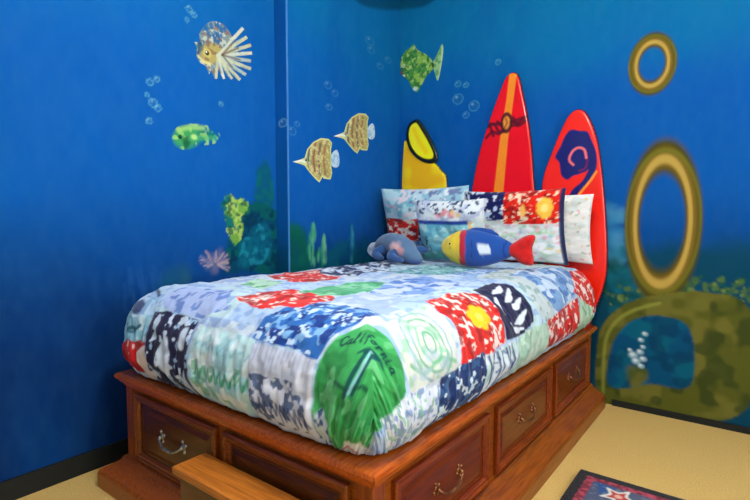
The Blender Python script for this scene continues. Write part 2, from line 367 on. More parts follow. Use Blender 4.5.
# ---------------------------------------------------------------- flat pieces with an outline (fish paint, boards)
def tri_fill(outline, res):
    O = np.asarray(outline, float); lo = O.min(0); hi = O.max(0)
    A, B = np.meshgrid(np.arange(lo[0], hi[0], res), np.arange(lo[1], hi[1], res*.87)); A[1::2] += res/2
    G = np.stack([A.ravel(), B.ravel()], -1); G = G[sdpoly(G, O) < -res*.45]
    pts = [Vector(p) for p in np.vstack([O, G]).tolist()]; n = len(O)
    r = geometry.delaunay_2d_cdt(pts, [], [list(range(n))], 1, 1e-7)
    return np.array([tuple(v) for v in r[0]]), [f for f in r[2]]
def resample(poly, step):
    P = np.asarray(poly, float); Q = np.vstack([P, P[:1]]); d = np.r_[0, np.cumsum(np.hypot(*np.diff(Q, axis=0).T))]
    n = max(12, int(d[-1]/step)); s = np.linspace(0, d[-1], n, endpoint=False)
    return np.stack([np.interp(s, d, Q[:, 0]), np.interp(s, d, Q[:, 1])], -1)
def decal(name, wall, T, plane, outline_px, painter, label, smooth=True, off=.0012, res=.004):
    O = T(outline_px); O = smooth_poly(O, 5) if smooth else O
    O = resample(O, .006); P, Fc = tri_fill(O, res); pt = Paint(P, (0, 0, 0)); painter(pt, T, P)
    if plane[0] == 'x': V = np.stack([np.full(len(P), plane[1]+off), P[:, 0], P[:, 1]], -1)
    else: V = np.stack([P[:, 0], np.full(len(P), plane[1]-off), P[:, 1]], -1)
    me = mesh(name, V, Fc, pt.c); o = link(name, me, FISHP, wall, False)
    o.data.update(); set_props(o, label); return o
def fill(pt, c): pt.c[:] = lin(c)
def butterfly(dx, dy, sc, lean, sy):
    def m(p): return (dx+sc*p[0], dy+sy*p[1]+lean*p[0])
    body = [m(p) for p in [(0, 24), (10, 21.5), (14, 20), (17, 11), (24, 4), (33, 0), (42, 1), (46, 5), (44.5, 12), (45, 19), (45, 28), (46, 36), (44, 42), (36, 41), (35, 39), (31, 45), (26, 41), (20, 35), (14, 28), (10, 26.5)]]
    tail = [m(p) for p in [(45, 17), (51, 12), (54, 18), (54, 27), (50, 30), (45, 27)]]
    def pa(pt, T, P):
        fill(pt, (176, 166, 100)); q = T(body)
        pt.poly(T([m(p) for p in [(14, 20), (17, 11), (24, 4), (22, 14), (20, 26), (17, 30), (13, 27), (8, 24)]]), (188, 200, 150), .006)
        for k, x in enumerate((19, 25, 31, 37)):
            pt.line(T([m((x+1.5, 5)), m((x-1, 20)), m((x+1, 36))]), [(96, 84, 70), (150, 86, 72), (120, 80, 84), (160, 104, 70)][k], .010, .007, .9)
        pt.flecks(q+0, (226, 214, 150), 60, .6, 3, .6); pt.flecks(q+0, (110, 120, 80), 80, .66, 5, .5)
        pt.line(np.vstack([q, q[:1]]), (208, 218, 140), .009, .005, .95)
        pt.line(T([m((0, 24)), m((10, 23)), m((14, 24))]), (226, 236, 216), .008, .005, .95)
        e = T([m((15.5, 22))])[0]; pt.ell(e[0], e[1], .009, .009, (20, 24, 30)); pt.ell(e[0]-.002, e[1]+.002, .003, .003, (230, 235, 230))
    def pat(pt, T, P):
        fill(pt, (188, 214, 224)); pt.flecks(T(tail), (130, 176, 210), 60, .55, 3, .7)
    return body, pa, tail, pat
b, pa, tl, pat = butterfly(292.5, 138, .86, 0, .99)
decal('painted_fish', wall_left, TL, ('x', XL), b, pa, 'painted yellow butterflyfish with long snout, lower left of the pair', False)
decal('painted_fish_tail', wall_left, TL, ('x', XL), tl, pat, 'pale blue tail of the lower butterflyfish')
b, pa, tl, pat = butterfly(333.5, 114.5, .76, -.04, .90)
decal('painted_fish', wall_left, TL, ('x', XL), b, pa, 'painted yellow butterflyfish, upper right of the pair', False)
decal('painted_fish_tail', wall_left, TL, ('x', XL), tl, pat, 'pale blue tail of the upper butterflyfish')
# green fish on the head wall
gb = [(394, 66), (400, 60), (404, 53), (411, 47), (414, 44), (418, 50), (427, 55), (433, 62), (433, 69), (427, 76), (423, 83), (417, 92), (412, 88), (408, 80), (400, 74), (394, 72)]
def pgreen(pt, T, P):
    fill(pt, (76, 148, 70)); q = smooth_poly(T(gb))
    pt.poly(T([(390, 60), (402, 56), (403, 78), (390, 78)]), (24, 84, 96), .012, .8)
    pt.flecks(q, (150, 196, 84), 26, .52, 3, .8, .08); pt.flecks(q, (40, 112, 60), 40, .6, 8, .7, .06); pt.flecks(q, (186, 214, 120), 60, .68, 5, .7)
    pt.poly(T([(393, 69), (400, 70), (404, 74), (396, 75)]), (112, 60, 74), .006, .9)
    e = T([(404, 66)])[0]; pt.ell(e[0], e[1], .012, .012, (225, 230, 200)); pt.ell(e[0], e[1], .006, .006, (10, 20, 20))
    e = T([(404, 76)])[0]; pt.ell(e[0], e[1], .014, .010, (220, 226, 214), .3, .9)
    e = T([(415, 89)])[0]; pt.ell(e[0], e[1], .022, .014, (190, 224, 224), .4, .9); e = T([(414, 48)])[0]; pt.ell(e[0], e[1], .014, .016, (170, 206, 150), .4, .8)
decal('painted_fish', wall_back, TH, ('y', YH), gb, pgreen, 'painted mottled green reef fish above the yellow surfboard')
gt = [(432, 64), (437, 55), (442, 44), (443.5, 50), (442, 62), (439, 78), (437, 80), (434, 70)]
def pgt(pt, T, P): fill(pt, (150, 196, 130)); pt.flecks(smooth_poly(T(gt)), (84, 156, 90), 50, .5, 3, .8); pt.line(T([(439, 78), (442, 62), (442.5, 47)]), (200, 226, 180), .008, .006, .8)
decal('painted_fish_tail', wall_back, TH, ('y', YH), gt, pgt, 'pale green fan tail of the green fish')
# round green fish, soft, on the left wall
rb = [(171, 138), (176, 128), (186, 124), (200, 124), (212, 127), (219, 133), (220, 139), (214, 144), (202, 146), (192, 149), (184, 150), (176, 147)]
def pround(pt, T, P):
    q = smooth_poly(T(rb)); fill(pt, (0, 84, 162)); pt.mix(sstep(0, .045, -sdpoly(P, q))*.95, (10, 116, 104))
    pt.poly(smooth_poly(T([(172, 138), (177, 129), (188, 126), (198, 130), (197, 142), (188, 149), (177, 146)])), (60, 156, 84), .03, .9)
    pt.line(T([(178, 130), (190, 127), (203, 128)]), (150, 200, 110), .012, .01, .8); pt.flecks(q, (150, 204, 110), 34, .62, 4, .7, .06)
    pt.poly(smooth_poly(T([(182, 140), (187, 136), (191, 141), (186, 149)])), (20, 90, 60), .01, .9); pt.line(T([(190, 139), (204, 138), (216, 138)]), (70, 168, 110), .012, .01, .6)
    e = T([(180, 137)])[0]; pt.ell(e[0], e[1], .011, .011, (20, 60, 50)); e = T([(194, 137)])[0]; pt.ell(e[0], e[1], .018, .014, (176, 216, 130), .5, .9)
decal('painted_fish', wall_left, TF, ('x', XLF), rb, pround, 'painted round green fish below the lionfish')
# lionfish
spk = []
cx0, cy0 = 214, 56
spines = [(243, 28), (247, 37), (251, 45), (252, 53), (251, 61), (251, 69), (246, 75), (240, 80), (232, 79), (224, 79), (216, 79)]
tips = [(199, 34), (203, 27), (209, 22), (215, 21), (221, 23), (226, 27), (230, 33), (232, 37)]
for k_, (sx_, sy_) in enumerate(spines):      # thin tapering spines with gaps of blue between them
    a_ = math.atan2(sy_-56, sx_-216); r_ = math.hypot(sx_-216, sy_-56)
    tips += [(216+math.cos(a_-.05)*r_, 56+math.sin(a_-.05)*r_), (216+math.cos(a_+.05)*r_, 56+math.sin(a_+.05)*r_)]
    if k_ < len(spines)-1:
        nx_, ny_ = spines[k_+1]; b2_ = math.atan2(ny_-56, nx_-216); m_ = (a_+b2_)/2
        tips.append((216+math.cos(m_)*r_*.52, 56+math.sin(m_)*r_*.52))
tips += [(211, 70), (209, 75), (206, 66), (200, 63), (196, 55), (197, 47), (194, 42), (200, 42)]
def plion(pt, T, P):
    fill(pt, (120, 140, 140)); q = T(tips)
    pt.flecks(q, (20, 88, 140), 40, .48, 3, .85, .06); pt.flecks(q, (190, 200, 180), 50, .6, 7, .8, .05)
    pt.poly(smooth_poly(T([(200, 50), (206, 44), (216, 44), (224, 52), (222, 60), (212, 64), (203, 61)])), (168, 156, 92), .014)
    pt.flecks(q, (120, 84, 70), 46, .66, 12, .7, .05)
    rnd = random.Random(3)
    for x, y in spines:
        pt.line(T([(218, 56), (x, y)]), rnd.choice([(206, 212, 190), (168, 190, 186), (190, 196, 160)]), .009, .006, .8)
    for x, y in ((235, 40), (238, 48), (240, 60), (232, 67)): pt.line(T([(222, 55), (x, y)]), (96, 72, 60), .006, .003, .7)
    e = T([(207, 53)])[0]; pt.ell(e[0], e[1], .026, .024, (196, 180, 100), .3); pt.ell(e[0], e[1], .013, .013, (50, 60, 50)); pt.ell(e[0]-.004, e[1]+.005, .005, .005, (230, 230, 210))
    pt.line(T([(198, 56), (204, 62), (210, 64)]), (214, 206, 130), .007, .005, .8); pt.poly(T([(196, 44), (202, 40), (203, 50), (198, 54)]), (24, 70, 90), .01, .8)
    for x, y in ((205, 28), (211, 25), (218, 26), (224, 30), (208, 33), (215, 33), (221, 36)): e = T([(x, y)])[0]; pt.ell(e[0], e[1], .011, .013, (24, 100, 160), .5, .85)
decal('painted_fish', wall_left, TF, ('x', XLF), tips, plion, 'painted lionfish with spread white spines, topmost on left wall', False, res=.0035)
# ================================================================ the captain's bed
BX0, BX1, BY0, BY1 = -2.10, -.775, 1.0, 3.185
bed = empty('captain_bed', (-1.45, 2.1, 0), 'cherry wood captain bed with drawers under the patchwork comforter', 'bed')
def sweep(bm, prof, z_ok=True, close=True):
    """run a profile (outward offset, z) round the left, foot and right sides of the bed with mitred corners"""
    rings = []
    for (sx, sy, ex, ey) in ((BX0, BY1, -1, 0), (BX0, BY0, -1, -1), (BX1, BY0, 1, -1), (BX1, BY1, 1, 0)):
        rings.append([bm.verts.new((sx+o*ex, sy+o*ey, z)) for o, z in prof])
    n = len(prof)
    for A, B in zip(rings[:-1], rings[1:]):
        for k in range(n):
            bm.faces.new((A[k], A[(k+1) % n], B[(k+1) % n], B[k]))
    bm.faces.new(rings[0][::-1]); bm.faces.new(rings[-1])
# carcass boards
bm = bmesh.new(); add_box(bm, BX1-.022, BX1-.002, BY0+.02, BY1, .06, .45); bm_obj('side_panel', bm, WOOD_Y, bed)
bm = bmesh.new(); add_box(bm, BX0, BX0+.02, BY0+.02, BY1, .06, .45); bm_obj('side_panel', bm, WOOD_Y, bed)
bm = bmesh.new(); add_box(bm, BX0, BX1-.002, BY0+.001, BY0+.02, .06, .45); bm_obj('foot_panel', bm, WOOD_X, bed)
bm = bmesh.new(); add_box(bm, BX0+.02, BX1-.02, BY0+.02, BY1, .445, .462); bm_obj('mattress_deck', bm, WOOD_Y, bed)
# top rail moulding
bm = bmesh.new()
sweep(bm, [(-.05, .464), (-.05, .492), (-.045, .496), (.024, .496), (.034, .490), (.038, .480), (.034, .470), (.024, .466), (.022, .456), (.012, .450), (.008, .440), (.0005, .434), (.0005, .464)])
bm_obj('top_rail', bm, RAIL, bed)
# plinth: sloping skirt board down to the carpet
bm = bmesh.new()
sweep(bm, [(-.015, .001), (-.015, .135), (.010, .135), (.020, .128), (.024, .118), (.030, .112), (.072, .085), (.086, .078), (.092, .068), (.094, .058), (.094, .001)])
bm_obj('plinth', bm, WOOD_Y, bed)
# corner posts
for x, y in ((BX1-.05, BY0), (BX0, BY0), (BX1-.05, BY1-.055)):
    bm = bmesh.new(); add_box(bm, x, x+.055 if x > -1 else x+.05, y-.006 if y < 2 else y, y+.05, .13, .45, .004); bm_obj('corner_post', bm, WOOD_Z, bed)
def front_bm(w, h, border=.035):
    """a framed drawer front in its own plane: x across, z up, faces -y; origin at its centre"""
    bmf = bmesh.new(); bmp = bmesh.new(); t = .020
    a, c = w/2, h/2
    prof = [(0, -.001), (0, -.016), (.004, -.020), (.012, -.021), (.018, -.016), (.026, -.016), (.030, -.011), (border, -.007), (border, -.001)]
    rings = []
    for sx, sz in ((-1, -1), (1, -1), (1, 1), (-1, 1)): rings.append([bmf.verts.new((sx*(a-o), d, sz*(c-o))) for o, d in prof])
    for i in range(4):
        A, B = rings[i], rings[(i+1) % 4]
        for k in range(len(prof)): bmf.faces.new((A[k], A[(k+1) % len(prof)], B[(k+1) % len(prof)], B[k]))
    # raised centre field
    a2, c2 = a-border, c-border; f = [(0, -.004), (.012, -.004), (.030, -.010)]
    R = [[bmp.verts.new((sx*(a2-o), d, sz*(c2-o))) for sx, sz in ((-1, -1), (1, -1), (1, 1), (-1, 1))] for o, d in f]
    for A, B in zip(R[:-1], R[1:]):
        for k in range(4): bmp.faces.new((A[k], A[(k+1) % 4], B[(k+1) % 4], B[k]))
    bmp.faces.new(R[-1])
    return bmf, bmp
def handle_bm(w=.15):
    bm = bmesh.new()
    for s in (-1, 1):       # pierced rosette plates
        mt = Matrix.Translation((s*w/2, -.011, .006)) @ Matrix.Rotation(math.pi/2, 4, 'X')
        bmesh.ops.create_cone(bm, cap_ends=True, segments=14, radius1=.015, radius2=.011, depth=.006, matrix=mt)
        for k in range(4):
            a = k*math.pi/2+.4
            bmesh.ops.create_uvsphere(bm, u_segments=8, v_segments=6, radius=.007, matrix=Matrix.Translation((s*w/2+math.cos(a)*.016, -.010, .006+math.sin(a)*.02)))
        bmesh.ops.create_uvsphere(bm, u_segments=10, v_segments=8, radius=.008, matrix=Matrix.Translation((s*w/2, -.021, .004)))
    pts = []
    for k in range(17):
        u = -1+k/8; pts.append((u*w/2, -.024-.014*(1-u*u), .004-.024*(1-abs(u)**3)+.005*math.exp(-(u/.18)**2)))
    add_tube(bm, pts, [.0045+.003*math.exp(-(((-1+k/8))/.35)**2) for k in range(17)], 8)
    return bm
def drawer(cx, cz, w, h, side, handle=True, mat_h=BRASS, label=None, hlabel=None):
    rot = Matrix.Rotation(math.pi/2, 4, 'Z') if side else Matrix.Identity(4)
    pos = Matrix.Translation((BX1-.002, cx, cz)) if side else Matrix.Translation((cx, BY0+.001, cz)); M = pos @ rot
    f, p = front_bm(w, h)
    f.transform(M); p.transform(M)
    d = bm_obj('drawer' if handle else 'foot_door', f, FRAME_Y if side else FRAME_X, bed)
    if label: d['label'] = label
    bm_obj('panel', p, WOOD_DY if side else WOOD_DX, d)
    if handle:
        hb = handle_bm(); hb.transform(M @ Matrix.Translation((0, 0, .005))); h_ = bm_obj('handle', hb, mat_h, d, True)
        if hlabel: h_['label'] = hlabel
for y0, y1 in ((1.085, 1.70), (1.77, 2.41), (2.48, 3.10)): drawer((y0+y1)/2, .285, y1-y0, .27, True, hlabel='curved dark brass pull')
drawer(-1.735, .285, .57, .28, False, True, BRASS_GLINT, hlabel='curved brass pull with silver-white highlights in its colour')
drawer(-1.13, .285, .56, .28, False, False)
# step in front of the foot end
st = empty('bed_step', (-1.2, .87, 0), 'narrow wooden step standing against the foot of the bed', 'step')
bm = bmesh.new(); add_box(bm, -1.50, -.86, .850, .976, .306, .330, .004); bm_obj('tread', bm, plain_mat('lit_wood_top', (150, 82, 22), .35, .5, 0, (196, 118, 40), 14, .06, 6, (.6, 9, 9)), st)  # tread wood lightened, the light falling on its top is in the colour
bm = bmesh.new(); add_box(bm, -1.47, -.89, .862, .880, .001, .306, .002); bm_obj('front_panel', bm, WOOD_DX, st)
for x in (-1.47, -.91):
    bm = bmesh.new(); add_box(bm, x, x+.02, .880, .904, .001, .306, .002); bm_obj('side_panel', bm, WOOD_DX, st)
# mattress
def rounded_slab(x0, x1, y0, y1, z0, z1, r):
    bm = bmesh.new(); add_box(bm, x0, x1, y0, y1, z0, z1); es = list(bm.edges)
    bmesh.ops.bevel(bm, geom=es, offset=r, segments=5, profile=.5, affect='EDGES'); return bm
mt = bm_obj('mattress', rounded_slab(-2.06, -.835, 1.06, 3.12, .463, .825, .15), plain_mat('mattress_ticking', (225, 228, 232), .9, .1), None, True)
set_props(mt, 'thick white mattress on the bed deck, hidden beneath the comforter', 'mattress')
# ================================================================ comforter
WHT = (190, 204, 220)
def comforter_paint(P):
    pt = Paint(P, WHT)
    pt.mix(.6*sstep(.4, .7, fbm(P[:, 0]*3, P[:, 1]*3, 77, 3)), (188, 208, 232))
    pt.mix(.45*sstep(.62, .7, fbm(P[:, 0]*22, P[:, 1]*22, 78, 3)), (170, 194, 226))
    NAVY = (14, 24, 74); RED = (214, 34, 26); BLUE = (36, 100, 176); GRN = (56, 158, 84); AQ = (132, 186, 206)
    def patch(poly, base, fl=(), wob=.008, a=1, seed=0, soft=.004):
        poly = np.asarray(poly); pt.poly(poly, base, soft, a, wob, 22, seed)
        for (c, f, th, sd, *al) in fl: pt.flecks(poly, c, f, th, sd, al[0] if al else 1)
    # quilt squares nobody singled out: a pale quilted ground everywhere
    for i, x in enumerate(np.arange(-2.3, -.4, .29)):
        for j, y in enumerate(np.arange(.72, 3.3, .29)):
            c = [(176, 206, 230), (202, 216, 228), (162, 192, 226), (184, 216, 218)][(i*3+j*5) % 4]
            patch([(x, y), (x+.29, y), (x+.29, y+.29), (x, y+.29)], c, (((132, 164, 214), 34, .58, i*7+j, .75),), .003, .7)
    # foot drop, left to right
    patch([(-2.3, .74), (-2.3, 1.03), (-2.05, 1.06), (-1.9, 1.04), (-1.87, .86), (-1.88, .74)], AQ, (((88, 148, 176), 18, .6, 3, .6), ((206, 228, 236), 26, .6, 5, .7)))
    patch([(-2.30, 1.03), (-2.05, 1.06), (-1.9, 1.03), (-1.87, .97), (-2.0, .95), (-2.2, 1.0)], (176, 206, 230), (((90, 130, 180), 20, .6, 3, .6),))
    pt.poly(smooth_poly([(-2.05, .99), (-2.0, 1.02), (-1.96, 1.0), (-1.98, .96), (-2.03, .955)]), (28, 44, 96), .008, .9)
    pt.line([(-2.06, 1.06), (-2.02, 1.085), (-1.96, 1.08), (-1.93, 1.06)], (24, 56, 86), .008, .005, .9)
    pt.line([(-2.10, .90), (-2.05, .89), (-2.01, .90), (-1.96, .895), (-1.93, .915)], (8, 92, 108), .008, .004, .95); pt.line([(-2.08, .885), (-2.03, .88), (-1.98, .885)], (8, 92, 108), .005, .004, .8)
    patch([(-2.3, .72), (-2.3, .80), (-2.05, .845), (-1.88, .855), (-1.86, .72)], (186, 22, 30), (((120, 12, 24), 24, .6, 8, .7), ((236, 200, 200), 30, .74, 3)))
    patch([(-1.94, .80), (-1.86, .86), (-1.79, .76), (-1.80, .70), (-1.92, .70)], (226, 210, 206))
    patch([(-1.87, .70), (-1.87, .985), (-1.74, 1.0), (-1.58, .985), (-1.555, .72), (-1.56, .69)], (16, 18, 62), (((206, 222, 240), 34, .64, 15), ((150, 184, 216), 40, .68, 6)), .006)
    pt.poly(smooth_poly([(-1.76, .86), (-1.72, .90), (-1.69, .84), (-1.70, .76), (-1.75, .77)]), (214, 226, 240), .006, .95)
    pt.poly(smooth_poly([(-1.64, .93), (-1.61, .95), (-1.60, .88), (-1.63, .87)]), (206, 220, 238), .006, .95)
    pt.poly(smooth_poly([(-1.62, .72), (-1.59, .80), (-1.575, .72)]), (190, 214, 236), .006, .9)
    pt.ell(-1.54, .945, .022, .02, (206, 30, 60), .3)
    patch([(-1.555, .70), (-1.56, .975), (-1.24, .965), (-1.235, .70)], (192, 226, 230), (((150, 204, 214), 16, .55, 3, .7), ((226, 240, 244), 28, .58, 13, .8)))
    for k in range(9):
        x = -1.53+k*.034; pt.line([(x, .80+.012*math.sin(k*2)), (x+.014, .832), (x+.028, .79), (x+.034, .81)], (30, 150, 96), .005, .004, .8)
        pt.line([(x, .90+.01*math.sin(k*3)), (x+.02, .915), (x+.03, .89)], (96, 176, 200), .005, .004, .5)
    pt.flecks([(-1.54, .72), (-1.54, .86), (-1.25, .86), (-1.25, .72)], (60, 160, 110), 30, .62, 4, .6)
    patch([(-1.235, .70), (-1.24, .95), (-.965, .955), (-.96, .70)], (206, 212, 230), (((226, 228, 240), 24, .55, 3, .7),), .003)
    pt.flecks([(-1.24, .74), (-1.235, .86), (-1.04, .87), (-.98, .80), (-.975, .72), (-1.2, .71)], (34, 70, 120), 46, .52, 9, .85)
    for k in range(12): pt.line([(-1.22+k*.021, .73+.01*(k % 3)), (-1.21+k*.02, .79), (-1.2+k*.021, .75)], (24, 60, 116), .0035, .003, .8)
    for k in range(14): x = -1.22+k*.018; pt.line([(x, .95), (x-.004, .90+.02*math.sin(k))], (160, 170, 206), .003, .003, .6)
    # corner: green square with script and palm
    gp = [(-.945, .66), (-.96, .82), (-.952, .95), (-.92, 1.03), (-.87, 1.085), (-.80, 1.108), (-.715, 1.098), (-.64, 1.067), (-.60, 1.0), (-.585, .93), (-.56, .885), (-.56, .80), (-.52, .66)]
    patch(gp, GRN, (((36, 128, 66), 22, .58, 3, .7), ((110, 190, 130), 26, .62, 9, .6)), .003)
    pt.poly([(-.96, .66), (-.955, .80), (-.90, .82), (-.85, .77), (-.84, .66)], (206, 220, 236), .01, .9, .01, 20); pt.flecks([(-.96, .66), (-.955, .80), (-.90, .82), (-.85, .77), (-.84, .66)], (30, 70, 140), 36, .56, 2, .9)
    pt.poly([(-.80, .66), (-.74, .735), (-.62, .745), (-.52, .72), (-.52, .62), (-.8, .62)], (226, 230, 236), .008, .9, .012, 20, 4); pt.line([(-.79, .69), (-.72, .72), (-.62, .70)], (190, 60, 70), .004, .003, .8)
    # patches on top
    pb = [(-1.255, .965), (-1.262, 1.05), (-1.215, 1.12), (-1.15, 1.20), (-1.07, 1.245), (-.91, 1.245), (-.90, 1.10), (-.945, 1.02), (-.962, .95), (-1.09, .965)]
    patch(pb, BLUE, (((120, 170, 216), 42, .58, 31), ((14, 54, 130), 34, .60, 4), ((190, 214, 236), 50, .66, 14)), .008)
    patch([(-1.89, 1.04), (-1.86, 1.15), (-1.6, 1.19), (-1.47, 1.06), (-1.56, 1.0), (-1.8, 1.0)], (170, 188, 228), (((78, 116, 190), 30, .56, 4, .8),), .008)
    RD = lambda p, s, w=.012: patch(p, RED, (((240, 214, 206), 46, .60, s), ((150, 12, 18), 34, .60, s+3, .8)), w)
    RD([(-1.50, 1.12), (-1.50, 1.33), (-1.30, 1.37), (-1.17, 1.30), (-1.165, 1.13), (-1.33, 1.085)], 41)
    RD([(-1.90, 1.59), (-1.95, 1.78), (-1.90, 1.95), (-1.62, 1.9), (-1.52, 1.66), (-1.61, 1.50)], 43)
    patch([(-1.40, 1.31), (-1.43, 1.54), (-1.35, 1.74), (-1.235, 1.74), (-1.175, 1.45), (-1.265, 1.31)], (84, 176, 126), (((150, 210, 176), 18, .58, 3, .7), ((40, 140, 90), 22, .6, 8, .7)))
    patch([(-1.755, 1.32), (-1.80, 1.48), (-1.64, 1.48), (-1.545, 1.28)], (176, 214, 190), (((70, 160, 100), 30, .56, 3, .8),))
    patch([(-1.93, 2.0), (-1.98, 2.40), (-1.88, 2.62), (-1.55, 2.15), (-1.60, 1.82), (-1.75, 1.82)], (18, 34, 84), (((214, 226, 240), 26, .58, 3), ((180, 206, 232), 34, .64, 9)))
    patch([(-1.28, 1.78), (-1.27, 2.03), (-1.0, 1.99), (-.97, 1.72), (-1.0, 1.48), (-1.18, 1.5)], (120, 156, 216), (((60, 108, 184), 26, .56, 3, .8), ((206, 220, 242), 20, .6, 8, .8)))
    patch([(-1.18, 1.29), (-1.20, 1.50), (-.99, 1.47), (-.88, 1.20), (-1.06, 1.24)], (158, 180, 224), (((196, 208, 236), 26, .58, 3, .8),))
    patch([(-1.55, 2.1), (-1.55, 2.6), (-1.2, 2.65), (-1.2, 2.1)], (110, 174, 176), (((170, 206, 216), 24, .52, 3), ((40, 110, 140), 30, .60, 5, .8)))
    patch([(-1.2, 2.15), (-1.25, 2.7), (-.98, 2.9), (-.93, 2.2)], (136, 172, 214), (((60, 110, 176), 28, .56, 3, .8), ((190, 208, 224), 30, .6, 7)))
    # big white square with green swirls beside the red one
    pn = [(-.85, 1.14), (-.885, 1.43), (-.76, 1.425), (-.60, 1.40), (-.62, 1.10), (-.70, 1.10)]
    patch(pn, (208, 214, 204), (), .003)
    for r_, c in ((.03, (70, 166, 110)), (.055, (130, 190, 156)), (.08, (110, 170, 140)), (.105, (140, 170, 180))):
        pt.ring(-.745, 1.275, r_*1.15, r_, .006, c, .85)
    pt.line([(-.70, 1.14), (-.66, 1.2), (-.69, 1.3), (-.66, 1.38)], (100, 176, 126), .007, .004, .8); pt.flecks(pn, (120, 186, 150), 26, .66, 3, .6); pt.flecks(pn, (170, 190, 206), 30, .66, 8, .6); pt.line([(-.83, 1.2), (-.80, 1.3), (-.83, 1.4)], (190, 214, 196), .006, .004, .7)
    # red square with the yellow flower
    RD([(-.905, 1.45), (-.925, 1.66), (-.88, 1.815), (-.77, 1.81), (-.645, 1.775), (-.625, 1.64), (-.63, 1.425), (-.72, 1.44), (-.79, 1.45), (-.86, 1.44)], 47, .005)
    for k in range(6):
        a = k*math.pi/3; pt.ell(-.768+math.cos(a)*.034, 1.645+math.sin(a)*.042, .022, .026, (246, 190, 30), .3)
    pt.ell(-.768, 1.645, .018, .02, (250, 226, 90), .3)
    # navy and white leaves
    pp = [(-.91, 1.83), (-.925, 2.07), (-.86, 2.135), (-.75, 2.12), (-.67, 2.095), (-.635, 1.94), (-.645, 1.79), (-.745, 1.80), (-.82, 1.815)]
    patch(pp, (12, 18, 62), (), .004)
    for a, b_, c in (((-.89, 2.05), (-.86, 1.98), (-.85, 1.90)), ((-.86, 2.09), (-.81, 2.0), (-.79, 1.92)), ((-.79, 2.09), (-.76, 2.0), (-.75, 1.95)), ((-.83, 1.9), (-.79, 1.85), (-.74, 1.86)), ((-.73, 2.06), (-.70, 1.98), (-.69, 1.9)), ((-.70, 1.86), (-.67, 1.9), (-.66, 1.97))):
        pt.poly(smooth_poly([a, (b_[0]+.018, b_[1]), c, (b_[0]-.012, b_[1]-.02)]), (222, 232, 242), .004, .95, .004, 40)
    # pale blue swirls at the head
    pq = [(-1.05, 2.15), (-1.1, 2.6), (-1.04, 3.02), (-.85, 3.0), (-.71, 2.72), (-.655, 2.44), (-.62, 2.25), (-.70, 2.15), (-.86, 2.17)]
    patch(pq, (190, 204, 206), (((130, 160, 160), 34, .6, 3, .8),), .004)
    pq2 = [(-.97, 2.36), (-1.03, 2.8), (-.84, 2.95), (-.71, 2.74), (-.655, 2.45), (-.66, 2.36), (-.80, 2.33)]
    patch(pq2, (120, 160, 206), (((60, 108, 172), 26, .54, 3, .8), ((210, 226, 240), 20, .6, 8, .8)), .004)
    # long side drop
    RD([(-.645, 2.26), (-.66, 2.45), (-.685, 2.76), (-.50, 2.74), (-.50, 2.27)], 53, .004)
    RD([(-.86, 2.97), (-.80, 3.2), (-.69, 3.3), (-.60, 3.3), (-.56, 3.05), (-.64, 2.80), (-.72, 2.76)], 57, .004)
    patch([(-.69, 2.78), (-.60, 3.0), (-.45, 3.1), (-.45, 2.74)], (184, 214, 186), (((120, 176, 130), 24, .56, 3, .8),))
    patch([(-.61, 1.88), (-.645, 2.04), (-.64, 2.255), (-.45, 2.265), (-.45, 1.885)], (176, 206, 186), (((146, 184, 160), 26, .55, 3, .7), ((214, 230, 214), 30, .62, 6, .7)), .003)
    patch([(-.63, 1.285), (-.645, 1.59), (-.45, 1.60), (-.45, 1.26)], (16, 44, 98), (((50, 100, 150), 50, .58, 3, .7), ((206, 222, 232), 56, .68, 7)), .003)
    patch([(-.63, 1.605), (-.63, 1.87), (-.45, 1.885), (-.45, 1.60)], (214, 226, 232), (((60, 90, 140), 44, .64, 3, .8), ((170, 204, 190), 34, .6, 6, .7)), .003)
    for k in range(7): pt.line([(-.62, 1.62+k*.036), (-.56, 1.64+k*.036), (-.48, 1.625+k*.036)], (34, 58, 120), .006, .004, .85)
    patch([(-.58, .86), (-.628, 1.07), (-.63, 1.28), (-.45, 1.26), (-.45, .86)], (216, 224, 236), (((110, 140, 190), 50, .57, 3, .8), ((120, 180, 140), 54, .64, 5, .7)), .003)
    # script and palm on the green square (the writing the photo shows: California)
    return pt
GLY = {  # tiny single-stroke letters, 0..1 wide, baseline 0, x-height 1
 'C': [[(1.0, 1.5), (.7, 1.8), (.2, 1.5), (0, .8), (.25, .1), (.7, 0), (1.1, .3)]],
 'a': [[(.8, .9), (.4, 1), (.05, .5), (.3, 0), (.7, .3), (.8, .9), (.8, .2), (1, 0)]],
 'l': [[(0, .1), (.5, 1.2), (.45, 1.9), (.25, 1.7), (.25, .3), (.5, 0)]],
 'i': [[(.2, 1), (.2, .15), (.5, 0)], [(.25, 1.4), (.27, 1.45)]],
 'f': [[(.9, 1.7), (.6, 1.9), (.4, 1.4), (.35, -.5)], [(.1, .9), (.7, .95)]],
 'o': [[(.4, 1), (.05, .6), (.3, 0), (.7, .3), (.7, .8), (.4, 1), (.9, .9)]],
 'r': [[(.1, 1), (.2, 0)], [(.2, .6), (.5, 1), (.8, .9)]],
 'n': [[(.1, 1), (.15, 0)], [(.15, .6), (.5, 1), (.7, .7), (.7, .1), (.95, 0)]]}
def script(pt, word, p0, p1, bow, h, c, w=.0035):
    """handwriting along a bowed line from p0 to p1"""
    p0 = np.array(p0); p1 = np.array(p1); n = len(word); d = (p1-p0); L = np.hypot(*d); d = d/L; nrm = np.array([-d[1], d[0]])
    for i, ch in enumerate(word):
        for stroke in GLY[ch]:
            q = []
            for (x, y) in stroke:
                u = (i+x*.8)/n; q.append(p0+d*u*L+nrm*(bow*4*u*(1-u)+y*h))
            pt.line(smooth_poly(q, 4, False), c, w, w*.6, .95)
nS, nT = 470, 640
